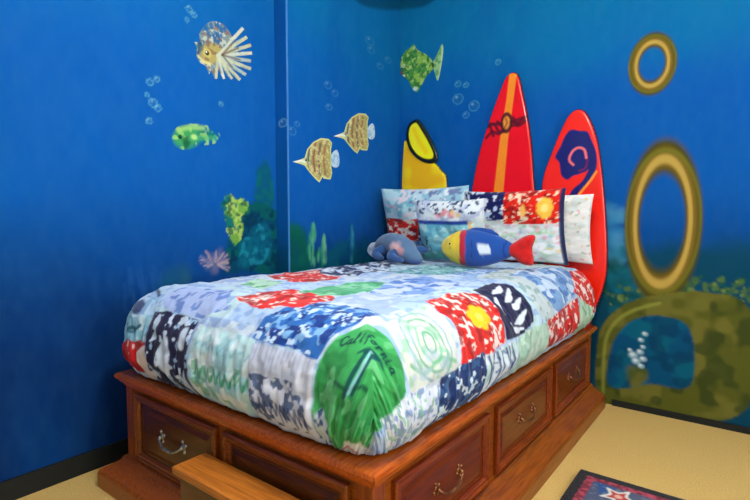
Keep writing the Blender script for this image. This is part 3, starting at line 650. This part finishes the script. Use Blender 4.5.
s_ = np.linspace(CX0-CL, CX1+CL, nS); t_ = np.linspace(CY0-CL, 3.0+.18, nT); SS, TT = np.meshgrid(s_, t_)
Q = np.stack([SS.ravel(), TT.ravel()], -1)
def comforter_all(s, t): return comforter(s, t)
PV = comforter_all(SS, TT).reshape(-1, 3)
pt = comforter_paint(Q)
script(pt, 'California', (-.90, 1.0), (-.69, 1.022), .014, .018, (8, 62, 60))
for a, b_ in (((-.80, .87), (-.785, .99)), ((-.765, .88), (-.745, 1.0))):
    pt.line([a, ((a[0]+b_[0])/2-.004, (a[1]+b_[1])/2), b_], (4, 66, 80), .010, .004, .9)
    for k in range(6):
        an = math.radians(20+k*28); pt.line([b_, (b_[0]+math.cos(an)*.02, b_[1]+math.sin(an)*.012), (b_[0]+math.cos(an)*.034, b_[1]+math.sin(an)*.006-.006)], (4, 70, 70), .004, .003, .8)
pt.line([(-.86, .90), (-.80, .885), (-.73, .90), (-.70, .89)], (4, 80, 60), .006, .004, .85)
pt.line([(-.782, .88), (-.77, .94), (-.765, .99)], (150, 206, 220), .007, .005, .7)
i = np.arange(nS*(nT-1)).reshape(nT-1, nS)[:, :-1].ravel(); Fq = np.stack([i, i+1, i+1+nS, i+nS], -1)
N0 = len(PV)
cf = link('comforter', mesh('comforter', PV, Fq, pt.c), FABRIC); cf.data.update()
so = cf.modifiers.new('thickness', 'SOLIDIFY'); so.thickness = .014; so.offset = -1
set_props(cf, 'patchwork beach-print comforter spread over the bed, green square at the near corner', 'comforter')
# ================================================================ pillows
def pillow(name, c, a, b, T, lean, yaw, painter, label, group=None, n=70, cat='pillow', roll=0, wr=.02, power=3, seed=0, pinch=.10):
    u = np.linspace(-1, 1, n); U, V_ = np.meshgrid(u, u); U = U.ravel(); V_ = V_.ravel()
    prof = ((1-np.abs(U)**power).clip(0)*(1-np.abs(V_)**power).clip(0))**.55
    X = a*U*(1-pinch*(1-V_**2)*np.abs(U)**2*.6); Z = b*V_*(1-pinch*(1-U**2)*np.abs(V_)**2*.6)
    w = (fbm(U*3+seed*5, V_*3, seed, 3)-.5)*wr*2*prof
    VF = np.stack([X, -T*prof-w, Z], -1); VB = np.stack([X, T*prof*.9, Z], -1)
    VV = np.vstack([VF, VB]); m = n*n; i = np.arange(n*(n-1)).reshape(n-1, n)[:, :-1].ravel()
    F1 = np.stack([i, i+1, i+1+n, i+n], -1); F2 = F1[:, ::-1]+m
    pf = Paint(np.stack([U, V_], -1), WHT); painter(pf); cc = np.vstack([pf.c, pf.c])
    M = Matrix.Rotation(yaw, 3, 'Z') @ Matrix.Rotation(-lean, 3, 'X') @ Matrix.Rotation(roll, 3, 'Y')
    VV = VV @ np.array(M).T
    zc = CZT+.004-VV[:, 2].min() if c[2] is None else c[2]
    me = mesh(name, VV, np.vstack([F1, F2]), cc)
    bm = bmesh.new(); bm.from_mesh(me); bmesh.ops.remove_doubles(bm, verts=bm.verts, dist=1e-5); bm.to_mesh(me); bm.free()
    o = link(name, me, FABRIC); o.location = (c[0], c[1], zc); return set_props(o, label, cat, group)
def R4(x0, y0, x1, y1): return [(x0, y0), (x1, y0), (x1, y1), (x0, y1)]
def fl(pt, poly, base, *f, soft=.01):
    pt.poly(poly, base, soft)
    for (c, fr, th, sd) in f: pt.flecks(poly, c, fr, th, sd)
def pa_left(pt):
    fl(pt, R4(-1.1, -1.1, 1.1, 1.1), (196, 224, 234), ((150, 196, 214), 6, .58, 3), ((232, 240, 244), 7, .6, 5))
    fl(pt, R4(-1.1, -.18, -.1, 1.1), (180, 220, 228), ((120, 186, 204), 5, .6, 9), ((230, 214, 224), 9, .66, 4))
    pt.flecks(R4(-.2, .4, .9, .95), (110, 130, 170), 12, .60, 3)
    fl(pt, R4(-1.1, -.42, -.02, .20), (214, 30, 18), ((238, 226, 214), 10, .60, 3), ((150, 10, 18), 9, .62, 6))
    fl(pt, R4(-.02, -.5, .5, .24), (14, 20, 64), ((206, 222, 236), 12, .64, 2)); fl(pt, R4(-1.1, -1.1, .5, -.42), (170, 196, 220), ((110, 140, 190), 8, .6, 4))
def pa_right(pt):
    fl(pt, R4(-1.1, -1.1, 1.1, 1.1), (232, 236, 238), ((208, 222, 224), 7, .6, 3), ((190, 220, 196), 10, .66, 5), ((232, 190, 200), 11, .72, 8))
    fl(pt, R4(-1.1, .24, -.12, 1.1), (14, 24, 84), ((220, 228, 240), 10, .60, 5), ((186, 206, 232), 11, .66, 15))
    fl(pt, R4(-.12, .14, 1.1, 1.1), (224, 32, 16), ((240, 214, 180), 14, .62, 3), ((160, 14, 16), 12, .64, 7))
    for k in range(7): a = k*.9; pt.ell(.68+math.cos(a)*.09, .55+math.sin(a)*.17, .065, .11, (250, 196, 70), .3)
    pt.ell(.68, .55, .07, .11, (252, 224, 130), .3); pt.ell(.28, .5, .05, .16, (246, 190, 90), .4)
    for k in range(14): pt.ell(random.uniform(-1, .95), random.uniform(-.9, .1), .05, .05, random.choice([(150, 200, 150), (230, 150, 160), (150, 190, 220), (240, 210, 120)]), .4, .7)
    pt.poly(R4(.93, -1.1, 1.1, 1.1), (14, 34, 84), .02); pt.poly([(-1.1, -1.1), (-1.1, -.93), (1.1, -.93), (1.1, -1.1)], (20, 50, 96), .02, .8)
def pa_white(pt):
    fl(pt, R4(-1.1, -1.1, 1.1, 1.1), (236, 238, 236), ((214, 224, 222), 7, .6, 3))
    for k in range(90): pt.ell(random.uniform(-1, 1), random.uniform(-1, 1), .022, .03, random.choice([(130, 150, 130), (210, 140, 150), (150, 190, 160), (230, 200, 130)]), .4, .8)
def pa_mid(pt):
    fl(pt, R4(-1.1, -1.1, 1.1, 1.1), (128, 196, 208), ((96, 170, 196), 4, .56, 3), ((176, 222, 226), 6, .6, 6))
    pt.poly([(-1.1, -1.1), (1.1, -1.1), (1.1, -.62), (.3, -.7), (-.3, -.55), (-1.1, -.8)], (60, 150, 130), .15, .8)
    fl(pt, R4(-1.1, .38, 1.1, 1.1), (222, 230, 234), ((190, 200, 224), 7, .58, 8)); pt.flecks(R4(-.9, .6, .9, 1.05), (50, 80, 110), 14, .60, 4)
    for k in range(8): pt.ell(.05+random.uniform(-.3, .4), .66+random.uniform(-.12, .14), .07, .08, random.choice([(240, 170, 90), (240, 196, 130), (226, 140, 150)]), .4, .85)
    pt.poly(R4(-1.1, .30, .72, .42), (28, 64, 150), .02); pt.poly(R4(.62, -.2, 1.1, .42), (206, 220, 216), .05, .9); pt.flecks(R4(.62, -.2, 1.1, .42), (230, 190, 110), 9, .62, 4)
    pt.flecks(R4(-1.05, -.6, -.55, -.1), (40, 70, 50), 9, .64, 5)
pillow('pillow', (-1.835, 2.985, None), .345, .255, .105, math.radians(-14), math.radians(3), pa_left, 'left pillow sham with aqua top and red square, below the yellow surfboard', seed=3)
pillow('pillow', (-1.185, 2.965, None), .32, .232, .08, math.radians(-12), 0, pa_right, 'wide pillow sham with navy and red flowered top and white lower half', seed=5)
pillow('pillow', (-1.09, 3.10, None), .335, .215, .05, math.radians(-12), 0, pa_white, 'white dotted pillow standing behind the red flowered pillow at right', seed=7, roll=math.radians(2))
pillow('throw_pillow', (-1.50, 2.74, CZT+.205), .235, .205, .07, math.radians(-18), math.radians(3), pa_mid, 'square aqua throw pillow with navy stripe, standing behind the stuffed fish', seed=9)
# ---------------------------------------------------------------- stuffed fish
def lathe_plush(name, prof, mat, parent, loc, yaw, flat=.62, n=56, m=32, painter=None, bend=0, lift=0):
    """body of revolution along x, flattened in y: prof(u)-> half height, u 0..1"""
    L = prof['L']; us = np.linspace(0, 1, n); an = np.linspace(0, 2*math.pi, m, endpoint=False)
    r = np.array([prof['f'](u) for u in us]); UU, AA = np.meshgrid(us, an, indexing='ij')
    X = (UU-.5)*L; Z = r[:, None]*np.sin(AA); Y = r[:, None]*np.cos(AA)*flat
    Z = Z+(bend*(4*(UU-.5)**2))
    V = np.stack([X.ravel(), Y.ravel(), Z.ravel()], -1)
    F_ = []
    for i_ in range(n-1):
        for k in range(m): F_.append((i_*m+k, i_*m+(k+1) % m, (i_+1)*m+(k+1) % m, (i_+1)*m+k))
    pt = Paint(np.stack([UU.ravel(), (Z-bend*(4*(UU-.5)**2)).ravel()], -1), (30, 80, 160)); painter(pt)
    M = np.array(Matrix.Rotation(yaw, 3, 'Z')); V = V @ M.T+np.array(loc)
    V[:, 2] += 0
    me = mesh(name, V, F_, pt.c)
    bm = bmesh.new(); bm.from_mesh(me); bmesh.ops.remove_doubles(bm, verts=bm.verts, dist=1e-5); bmesh.ops.recalc_face_normals(bm, faces=bm.faces); bm.to_mesh(me); bm.free()
    return link(name, me, mat, parent)
def fishbody(u):
    return .106*max(0, math.sin(math.pi*min(1, (u*.93+.0))**.80))**.72 if u < .999 else .02
fz = CZT+.103; FY = 2.55; FS = .055
fe = empty('stuffed_fish', (-1.22, FY, CZT), 'stuffed toy fish, yellow face, blue body and red tail, against the pillows', 'toy')
def pf_body(pt):
    P = pt.P; u = P[:, 0]; z = P[:, 1]
    e = .24-.9*z*z*4*.6     # rounded seam between face and ring
    pt.mix(sstep(-.004, .004, .0+.42-1.2*z*z*2-u), (206, 26, 24)); pt.mix(sstep(-.004, .004, .335-1.2*z*z*2-u), (250, 214, 22))
    pt.mix((fbm(u*30, z*30, 3, 2))*.25, (20, 60, 140))
    pt.line([(.50, .055), (.52, .0), (.51, -.05)], (14, 40, 110), .006, .004, .8); pt.line([(.93, .05), (.90, 0), (.93, -.05)], (16, 40, 110), .01, .006, .8)
    pt.poly([(.58, .030), (.74, .020), (.76, -.022), (.64, -.034), (.60, -.014)], (226, 236, 240), .004, 1, .006, 40)
    pt.line([(.18, -.005), (.20, .004), (.215, -.006)], (180, 150, 20), .004, .003, .8)
    pt.poly([(0, -.03), (.03, -.03), (.03, .03), (0, .03)], (210, 40, 24), .006, .9)
body = lathe_plush('body', dict(L=.44, f=fishbody), PLUSH, fe, (-1.245, FY, fz+.012), 0, .55, painter=pf_body)
def plush_slab(name, outline, y, T, c, parent, mat=PLUSH, res=.008, c2=None):
    O = resample(smooth_poly(outline), .008); P, Fc = tri_fill(O, res); d = np.clip(-sdpoly(P, O), 0, None); h = T*np.sqrt(np.clip(1-(1-np.clip(d/.035, 0, 1))**2, 0, 1))
    V = np.vstack([np.stack([P[:, 0], y-h, P[:, 1]], -1), np.stack([P[:, 0], y+h, P[:, 1]], -1)]); n = len(P)
    Fa = [tuple(f) for f in Fc]+[tuple(x+n for x in f[::-1]) for f in Fc]
    pt = Paint(np.vstack([P, P]), c); pt.flecks([(-9, -9), (9, -9), (9, 9), (-9, 9)], c2 or tuple(v*.8 for v in c), 40, .6, 3, .4)
    me = mesh(name, V, Fa, pt.c); bm = bmesh.new(); bm.from_mesh(me); bmesh.ops.remove_doubles(bm, verts=bm.verts, dist=1e-5); bmesh.ops.recalc_face_normals(bm, faces=bm.faces); bm.to_mesh(me); bm.free()
    return link(name, me, mat, parent)
tz = fz+.012
set_props(plush_slab('tail', [(-1.045, tz+.02), (-1.010, tz+.045), (-0.960, tz+.075), (-0.915, tz+.082), (-0.905, tz+.06), (-0.920, tz+.01), (-0.910, tz-.05), (-0.920, tz-.078), (-0.970, tz-.075), (-1.015, tz-.045), (-1.045, tz-.025)], FY, .03, (206, 22, 20), fe), 'red forked tail fin')
plush_slab('fin', [(-1.320, tz+.085), (-1.260, tz+.115), (-1.170, tz+.112), (-1.120, tz+.09), (-1.120, tz+.07), (-1.300, tz+.07)], FY, .014, (26, 70, 150), fe)
bm = bmesh.new(); bmesh.ops.create_uvsphere(bm, u_segments=14, v_segments=10, radius=.011, matrix=Matrix.Translation((-1.382, FY-.034, tz+.022)))
BLK = plain_mat('black_plastic', (8, 8, 10), .2, .6, 0, (14, 14, 16)); bm_obj('eye', bm, BLK, fe, True)
# ---------------------------------------------------------------- grey-blue stuffed sea animal
de = empty('stuffed_sea_animal', (-1.80, 2.56, CZT), 'slate-blue stuffed sea animal with pink cheek, lying left of the stuffed fish', 'toy')
def tubeplush(name, pts, rad, cfun, parent, flat=1.0, seg=20):
    pts = smooth_poly(pts, 8, False); rr = np.interp(np.linspace(0, 1, len(pts)), np.linspace(0, 1, len(rad)), rad)
    bm = bmesh.new(); add_tube(bm, [tuple(p) for p in pts], [float(r) for r in rr], seg); bmesh.ops.recalc_face_normals(bm, faces=bm.faces)
    me = bpy.data.meshes.new(name); bm.to_mesh(me); bm.free(); co = np.zeros(len(me.vertices)*3); me.vertices.foreach_get('co', co); co = co.reshape(-1, 3)
    a = me.color_attributes.new('Col', 'FLOAT_COLOR', 'POINT'); c = np.ones((len(co), 4), np.float32); c[:, :3] = cfun(co); a.data.foreach_set('color', c.ravel())
    return link(name, me, PLUSH, parent)
def dcol(co):
    pt = Paint(co[:, [0, 2]], (70, 106, 146)); pt.mix(.6*fbm(co[:, 0]*14, co[:, 2]*14, 3, 3), (112, 140, 164)); pt.mix((1-sstep(.87, .91, co[:, 2]))*.9, (24, 66, 150))
    pt.ell(-1.77, .965, .045, .034, (232, 186, 186), .35); pt.ell(-1.73, .945, .03, .022, (214, 150, 150), .4); return pt.c
tubeplush('body', [(-2.0, 2.63, .955), (-1.95, 2.62, .985), (-1.88, 2.61, .992), (-1.80, 2.59, .972), (-1.73, 2.57, .945), (-1.66, 2.55, .915), (-1.60, 2.54, .892)], [.022, .042, .062, .078, .074, .05, .02], dcol, de)
def fcol(co): return Paint(co[:, [0, 2]], (44, 84, 140)).c
tubeplush('tail', [(-1.99, 2.64, .965), (-2.04, 2.64, .955), (-2.06, 2.64, .925), (-2.03, 2.64, .890)], [.024, .03, .024, .01], lambda co: Paint(co[:, [0, 2]], (176, 186, 206)).c, de)
tubeplush('flipper', [(-1.88, 2.58, .96), (-1.93, 2.54, .925), (-1.91, 2.52, .905), (-1.86, 2.50, .895)], [.03, .034, .026, .012], fcol, de)
tubeplush('flipper', [(-1.76, 2.53, .94), (-1.78, 2.49, .915), (-1.74, 2.47, .900), (-1.68, 2.46, .895)], [.03, .032, .024, .012], fcol, de)
tubeplush('flipper', [(-1.68, 2.57, .93), (-1.63, 2.59, .955), (-1.59, 2.60, .95)], [.028, .024, .01], fcol, de)
# ================================================================ surfboards at the head
def TB(pts): return np.array([ony(x, y, 3.215)[[0, 2]] for x, y in pts])
def board(name, outline, yf, T, painter, parent=None, label=None, cat=None, res=.006, edge=(20, 16, 16), rail=.02, group=None):
    outline = np.array(outline)
    if parent is None: z0 = outline[:, 1].min(); lo = outline[:, 1] < .5; outline[lo, 1] = .001+(outline[lo, 1]-z0)*(.5-.001)/(.5-z0)   # the tail stands on the floor
    O = resample(outline, .008); P, Fc = tri_fill(O, res); d = np.clip(-sdpoly(P, O), 0, None)
    h = T*.5*np.sqrt(np.clip(1-(1-np.clip(d/rail, 0, 1))**2, 0, 1))
    n = len(P); V = np.vstack([np.stack([P[:, 0], yf+T*.5-h, P[:, 1]], -1), np.stack([P[:, 0], yf+T*.5+h, P[:, 1]], -1)])
    pt = Paint(P, (200, 0, 0)); painter(pt, d); pt.mix(1-sstep(.004, .009, d), edge) if edge else None
    me = mesh(name, V, [tuple(f) for f in Fc]+[tuple(x+n for x in f[::-1]) for f in Fc], np.vstack([pt.c, pt.c]))
    bm = bmesh.new(); bm.from_mesh(me); bmesh.ops.remove_doubles(bm, verts=bm.verts, dist=1e-5); bmesh.ops.recalc_face_normals(bm, faces=bm.faces); bm.to_mesh(me); bm.free()
    o = link(name, me, LACQ, parent); return set_props(o, label, cat, group)
G = 'surfboard headboards'
# red board with orange stringer
o1 = smooth_poly(TB([(513, 72), (506, 77), (499, 93), (490, 118), (481, 146), (474, 176), (470, 205), (467, 250), (468, 300), (478, 350), (505, 384), (528, 362), (537, 310), (538, 250), (536, 205), (534, 176), (532, 146), (528, 116), (523, 92), (519, 76)]), 4)
def p1(pt, d):
    pt.c[:] = lin((236, 6, 8))
    pt.poly(TB([(510, 74), (517.5, 74), (514, 100), (508.5, 140), (503.5, 195), (498, 300), (488, 300), (494, 195), (500.5, 140), (507, 100)]), (246, 142, 20), .003)
    DK = (92, 8, 16)
    for s in ([(480, 134), (490, 126), (500, 124), (507, 124), (518, 120), (529, 116)], [(484, 129), (494, 124), (500, 132), (508, 127), (516, 125), (524, 119)], [(487, 138), (493, 132), (499, 134), (505, 131)], [(498, 122), (503, 126), (511, 122), (519, 124)], [(514, 118), (518, 126), (526, 121)], [(490, 124), (494, 136)]):
        pt.line(smooth_poly(TB(s), 5, False), DK, .010, .004, .92)
    q = TB([(507, 123)])[0]; pt.ring(q[0], q[1], .034, .055, .012, (70, 18, 10), .95); pt.ell(q[0], q[1], .022, .040, (236, 150, 40), .3); pt.line([(q[0]-.012, q[1]-.03), (q[0]+.006, q[1]), (q[0]-.006, q[1]+.03)], (120, 60, 10), .005, .004, .8)
b1 = board('surfboard', o1, 3.205, .032, p1, None, 'tall red surfboard with orange centre stripe and dark script, middle of the headboard', 'surfboard', edge=(70, 8, 14), group=None)
# orange-red board with navy wave
o2 = smooth_poly(TB([(578, 109), (569, 115), (561, 130), (552, 152), (543, 178), (541, 208), (542, 250), (546, 300), (556, 350), (570, 391), (582, 362), (590, 330), (594, 314), (601, 297), (606.5, 277), (608, 255), (607, 225), (605, 195), (602, 165), (598, 140), (592, 122), (586, 112)]), 4)
def p2(pt, d):
    pt.c[:] = lin((240, 34, 14)); NV = (20, 26, 104)
    pt.poly(smooth_poly(TB([(566, 136), (572, 130), (580, 131), (588, 132), (592, 140), (597, 153), (597, 168), (591, 180), (580, 192), (572, 206), (565, 224), (561, 250), (556, 252), (560, 222), (567, 202), (573, 190), (583, 181), (589, 170), (586, 172), (574, 176), (568, 180), (562, 175), (560, 163), (556, 157), (561, 147)])), NV, .004)
    pt.poly(TB([(560, 150), (568, 140), (590, 145), (592, 168), (578, 175), (564, 170)]), NV, .01)
    pt.line(smooth_poly(TB([(587, 158), (585, 150), (579, 148), (573, 152), (570, 160), (574, 165)]), 6, False), (236, 110, 110), .007, .003)
    pt.line(smooth_poly(TB([(588, 160), (586, 168), (580, 171)]), 6, False), (120, 20, 80), .006, .003, .8)
    pt.line(smooth_poly(TB([(597, 172), (590, 182), (581, 193), (574, 204)]), 6, False), (250, 150, 40), .007, .003)
b2 = board('surfboard', o2, 3.200, .032, p2, None, 'orange-red surfboard with navy curling wave, rightmost of the headboard', 'surfboard', edge=(60, 16, 40))
# yellow board in two pieces: bitten tail board and oval nose piece with thick black outline
o3 = smooth_poly(TB([(404, 140), (402.5, 150), (401, 175), (401, 200), (402, 250), (404, 290), (408, 330), (425, 358), (440, 340), (445, 292), (446, 250), (445, 205), (446.5, 190), (446, 176), (441, 170), (434, 162), (420, 155), (410, 144)]), 4)
def p3(pt, d):
    pt.c[:] = lin((255, 222, 4)); P = pt.P; z = P[:, 1]
    pt.poly(TB([(401, 150), (405, 150), (405, 240), (400, 240)]), (240, 214, 60), .01, .8); pt.flecks([(-3, 0), (0, 0), (0, 3), (-3, 3)], (246, 178, 4), 7, .55, 3, .7, .1)
b3 = board('surfboard', o3, 3.215, .028, p3, None, 'short yellow surfboard with black-ringed oval nose, leftmost of the headboard', 'surfboard', edge=(24, 30, 10))
o3b = smooth_poly(TB([(415, 119.5), (409, 124), (406.5, 134), (408, 146), (414, 156), (424, 162.5), (433, 163.5), (438, 159), (437, 151), (431, 138), (424, 126), (419, 120)]), 5)
oin = smooth_poly(TB([(415.5, 123.5), (411.5, 127), (410, 135), (412, 145), (418, 154), (426, 158.5), (433, 158.5), (434, 153), (429, 142), (422, 130), (418, 124)]), 5)
def p3b(pt, d):
    pt.c[:] = lin((22, 30, 8)); pt.poly(oin, (250, 244, 20), .004); pt.line(TB([(415, 130), (420, 142), (427, 152)]), (250, 214, 10), .018, .014, .8)
set_props(board('nose_piece', o3b, 3.200, .028, p3b, b3, edge=None), 'bright yellow oval with thick black outline')
# ================================================================ rug
RX0, RX1, RY0, RY1 = -.585, .62, 1.25, 2.298
def rug_paint(pt):
    P = pt.P; d = np.minimum.reduce([P[:, 0]-RX0, RX1-P[:, 0], P[:, 1]-RY0, RY1-P[:, 1]])
    pt.c[:] = lin((12, 10, 18)); n = fbm(P[:, 0]*60, P[:, 1]*60, 3, 2)
    pt.mix(sstep(.038, .044, d), (120, 22, 44)); pt.mix(sstep(.038, .044, d)*(1-sstep(.075, .085, d))*sstep(.5, .6, n), (180, 60, 84))
    pt.mix(sstep(.07, .077, d), (70, 82, 110)); pt.mix(sstep(.07, .077, d)*sstep(.55, .65, fbm(P[:, 0]*9, P[:, 1]*9, 7, 2)), (20, 74, 136)); pt.mix(sstep(.07, .077, d)*sstep(.6, .7, n)*.5, (130, 132, 150))
    pt.mix(sstep(.26, .27, d), (14, 30, 74))
    def star(cx, cy, r, rot):
        def st_(R): return [(cx+math.cos(rot+k*math.pi/5)*(R if k % 2 == 0 else R*.5), cy+math.sin(rot+k*math.pi/5)*(R if k % 2 == 0 else R*.5)) for k in range(10)]
        pt.poly(smooth_poly(st_(r), 3), (226, 226, 214), .004); pt.poly(smooth_poly(st_(r*.66), 3), (190, 40, 40), .004); pt.ell(cx, cy, r*.2, r*.2, (230, 180, 160), .4)
    for x, y in ((-.40, 2.155), (-.10, 2.12), (.20, 2.135), (.47, 2.12), (-.42, 1.85), (-.41, 1.55), (.47, 1.85)): star(x, y, .075, .3+x)
nx, ny = 260, 230; A, B = np.meshgrid(np.linspace(RX0, RX1, nx), np.linspace(RY0, RY1, ny)); A = A.ravel(); B = B.ravel(); pt = Paint(np.stack([A, B], -1), (0, 0, 0)); rug_paint(pt)
i = np.arange(nx*(ny-1)).reshape(ny-1, nx)[:, :-1].ravel(); Fr = np.stack([i, i+1, i+1+nx, i+nx], -1)
rg = link('rug', mesh('rug', np.stack([A, B, np.full_like(A, .012)+.0015*noise(A*200, B*200)], -1), Fr, pt.c), RUGM); so = rg.modifiers.new('pile', 'SOLIDIFY'); so.thickness = .011; so.offset = -1
set_props(rg, 'black-bordered rug with white and red starfish on the tan carpet', 'rug')
# ================================================================ light and camera
lampM = bpy.data.materials.new('added_lamp_glass'); lampM.use_nodes = True; b_ = lampM.node_tree.nodes['Principled BSDF']; b_.inputs['Emission Color'].default_value = (1, .95, .86, 1); b_.inputs['Emission Strength'].default_value = 3
lx, ly = -.45, .95  # ceiling lamp out of view, added to brighten the bed and walls
cl = empty('added_ceiling_lamp', (lx, ly, HC), 'unseen round frosted ceiling lamp, added to light the bed from above', 'lamp')
bm = bmesh.new(); bmesh.ops.create_cone(bm, cap_ends=True, segments=40, radius1=.19, radius2=.19, depth=.03, matrix=Matrix.Translation((lx, ly, HC-.016))); bm_obj('base', bm, WHITE, cl)
bm = bmesh.new(); bmesh.ops.create_uvsphere(bm, u_segments=32, v_segments=16, radius=.17, matrix=Matrix.Translation((lx, ly, HC-.032)) @ Matrix.Diagonal((1, 1, .4, 1))); bm_obj('shade', bm, lampM, cl, True)
def area(name, loc, rot, sx, sy, e, c):
    l = bpy.data.lights.new(name, 'AREA'); l.shape = 'RECTANGLE'; l.size = sx; l.size_y = sy; l.energy = e; l.color = c
    o = bpy.data.objects.new(name, l); COL.objects.link(o); o.location = loc; o.rotation_euler = rot; return o
pl = bpy.data.lights.new('added_lamp_light', 'POINT'); pl.energy = E_LAMP; pl.color = (1, .95, .88); pl.shadow_soft_size = .12
po = bpy.data.objects.new('added_lamp_light', pl); COL.objects.link(po); po.location = (lx, ly, HC-.24)
area('added_window_light', (XR+.10, (WY0+WY1)/2, (WZ0+WZ1)/2), (0, math.radians(90), 0), WZ1-WZ0-.1, WY1-WY0-.1, E_WIN, (.93, .97, 1))  # area light behind the added window
w = bpy.data.worlds.new('World'); SC.world = w; w.use_nodes = True; w.node_tree.nodes['Background'].inputs[0].default_value = (.75, .86, 1, 1); w.node_tree.nodes['Background'].inputs[1].default_value = .6
cam = bpy.data.cameras.new('camera'); cam.sensor_width = 36; cam.lens = FPX/750*36; cam.clip_start = .02
co = bpy.data.objects.new('camera', cam); COL.objects.link(co); co.location = (0, 0, CAMH); co.rotation_euler = (math.pi/2-PIT, 0, YAW); SC.camera = co
SC.view_settings.view_transform = 'Standard'; SC.view_settings.look = 'None'; SC.view_settings.gamma = 1; SC.view_settings.use_curve_mapping = False; SC.view_settings.exposure = EXPO
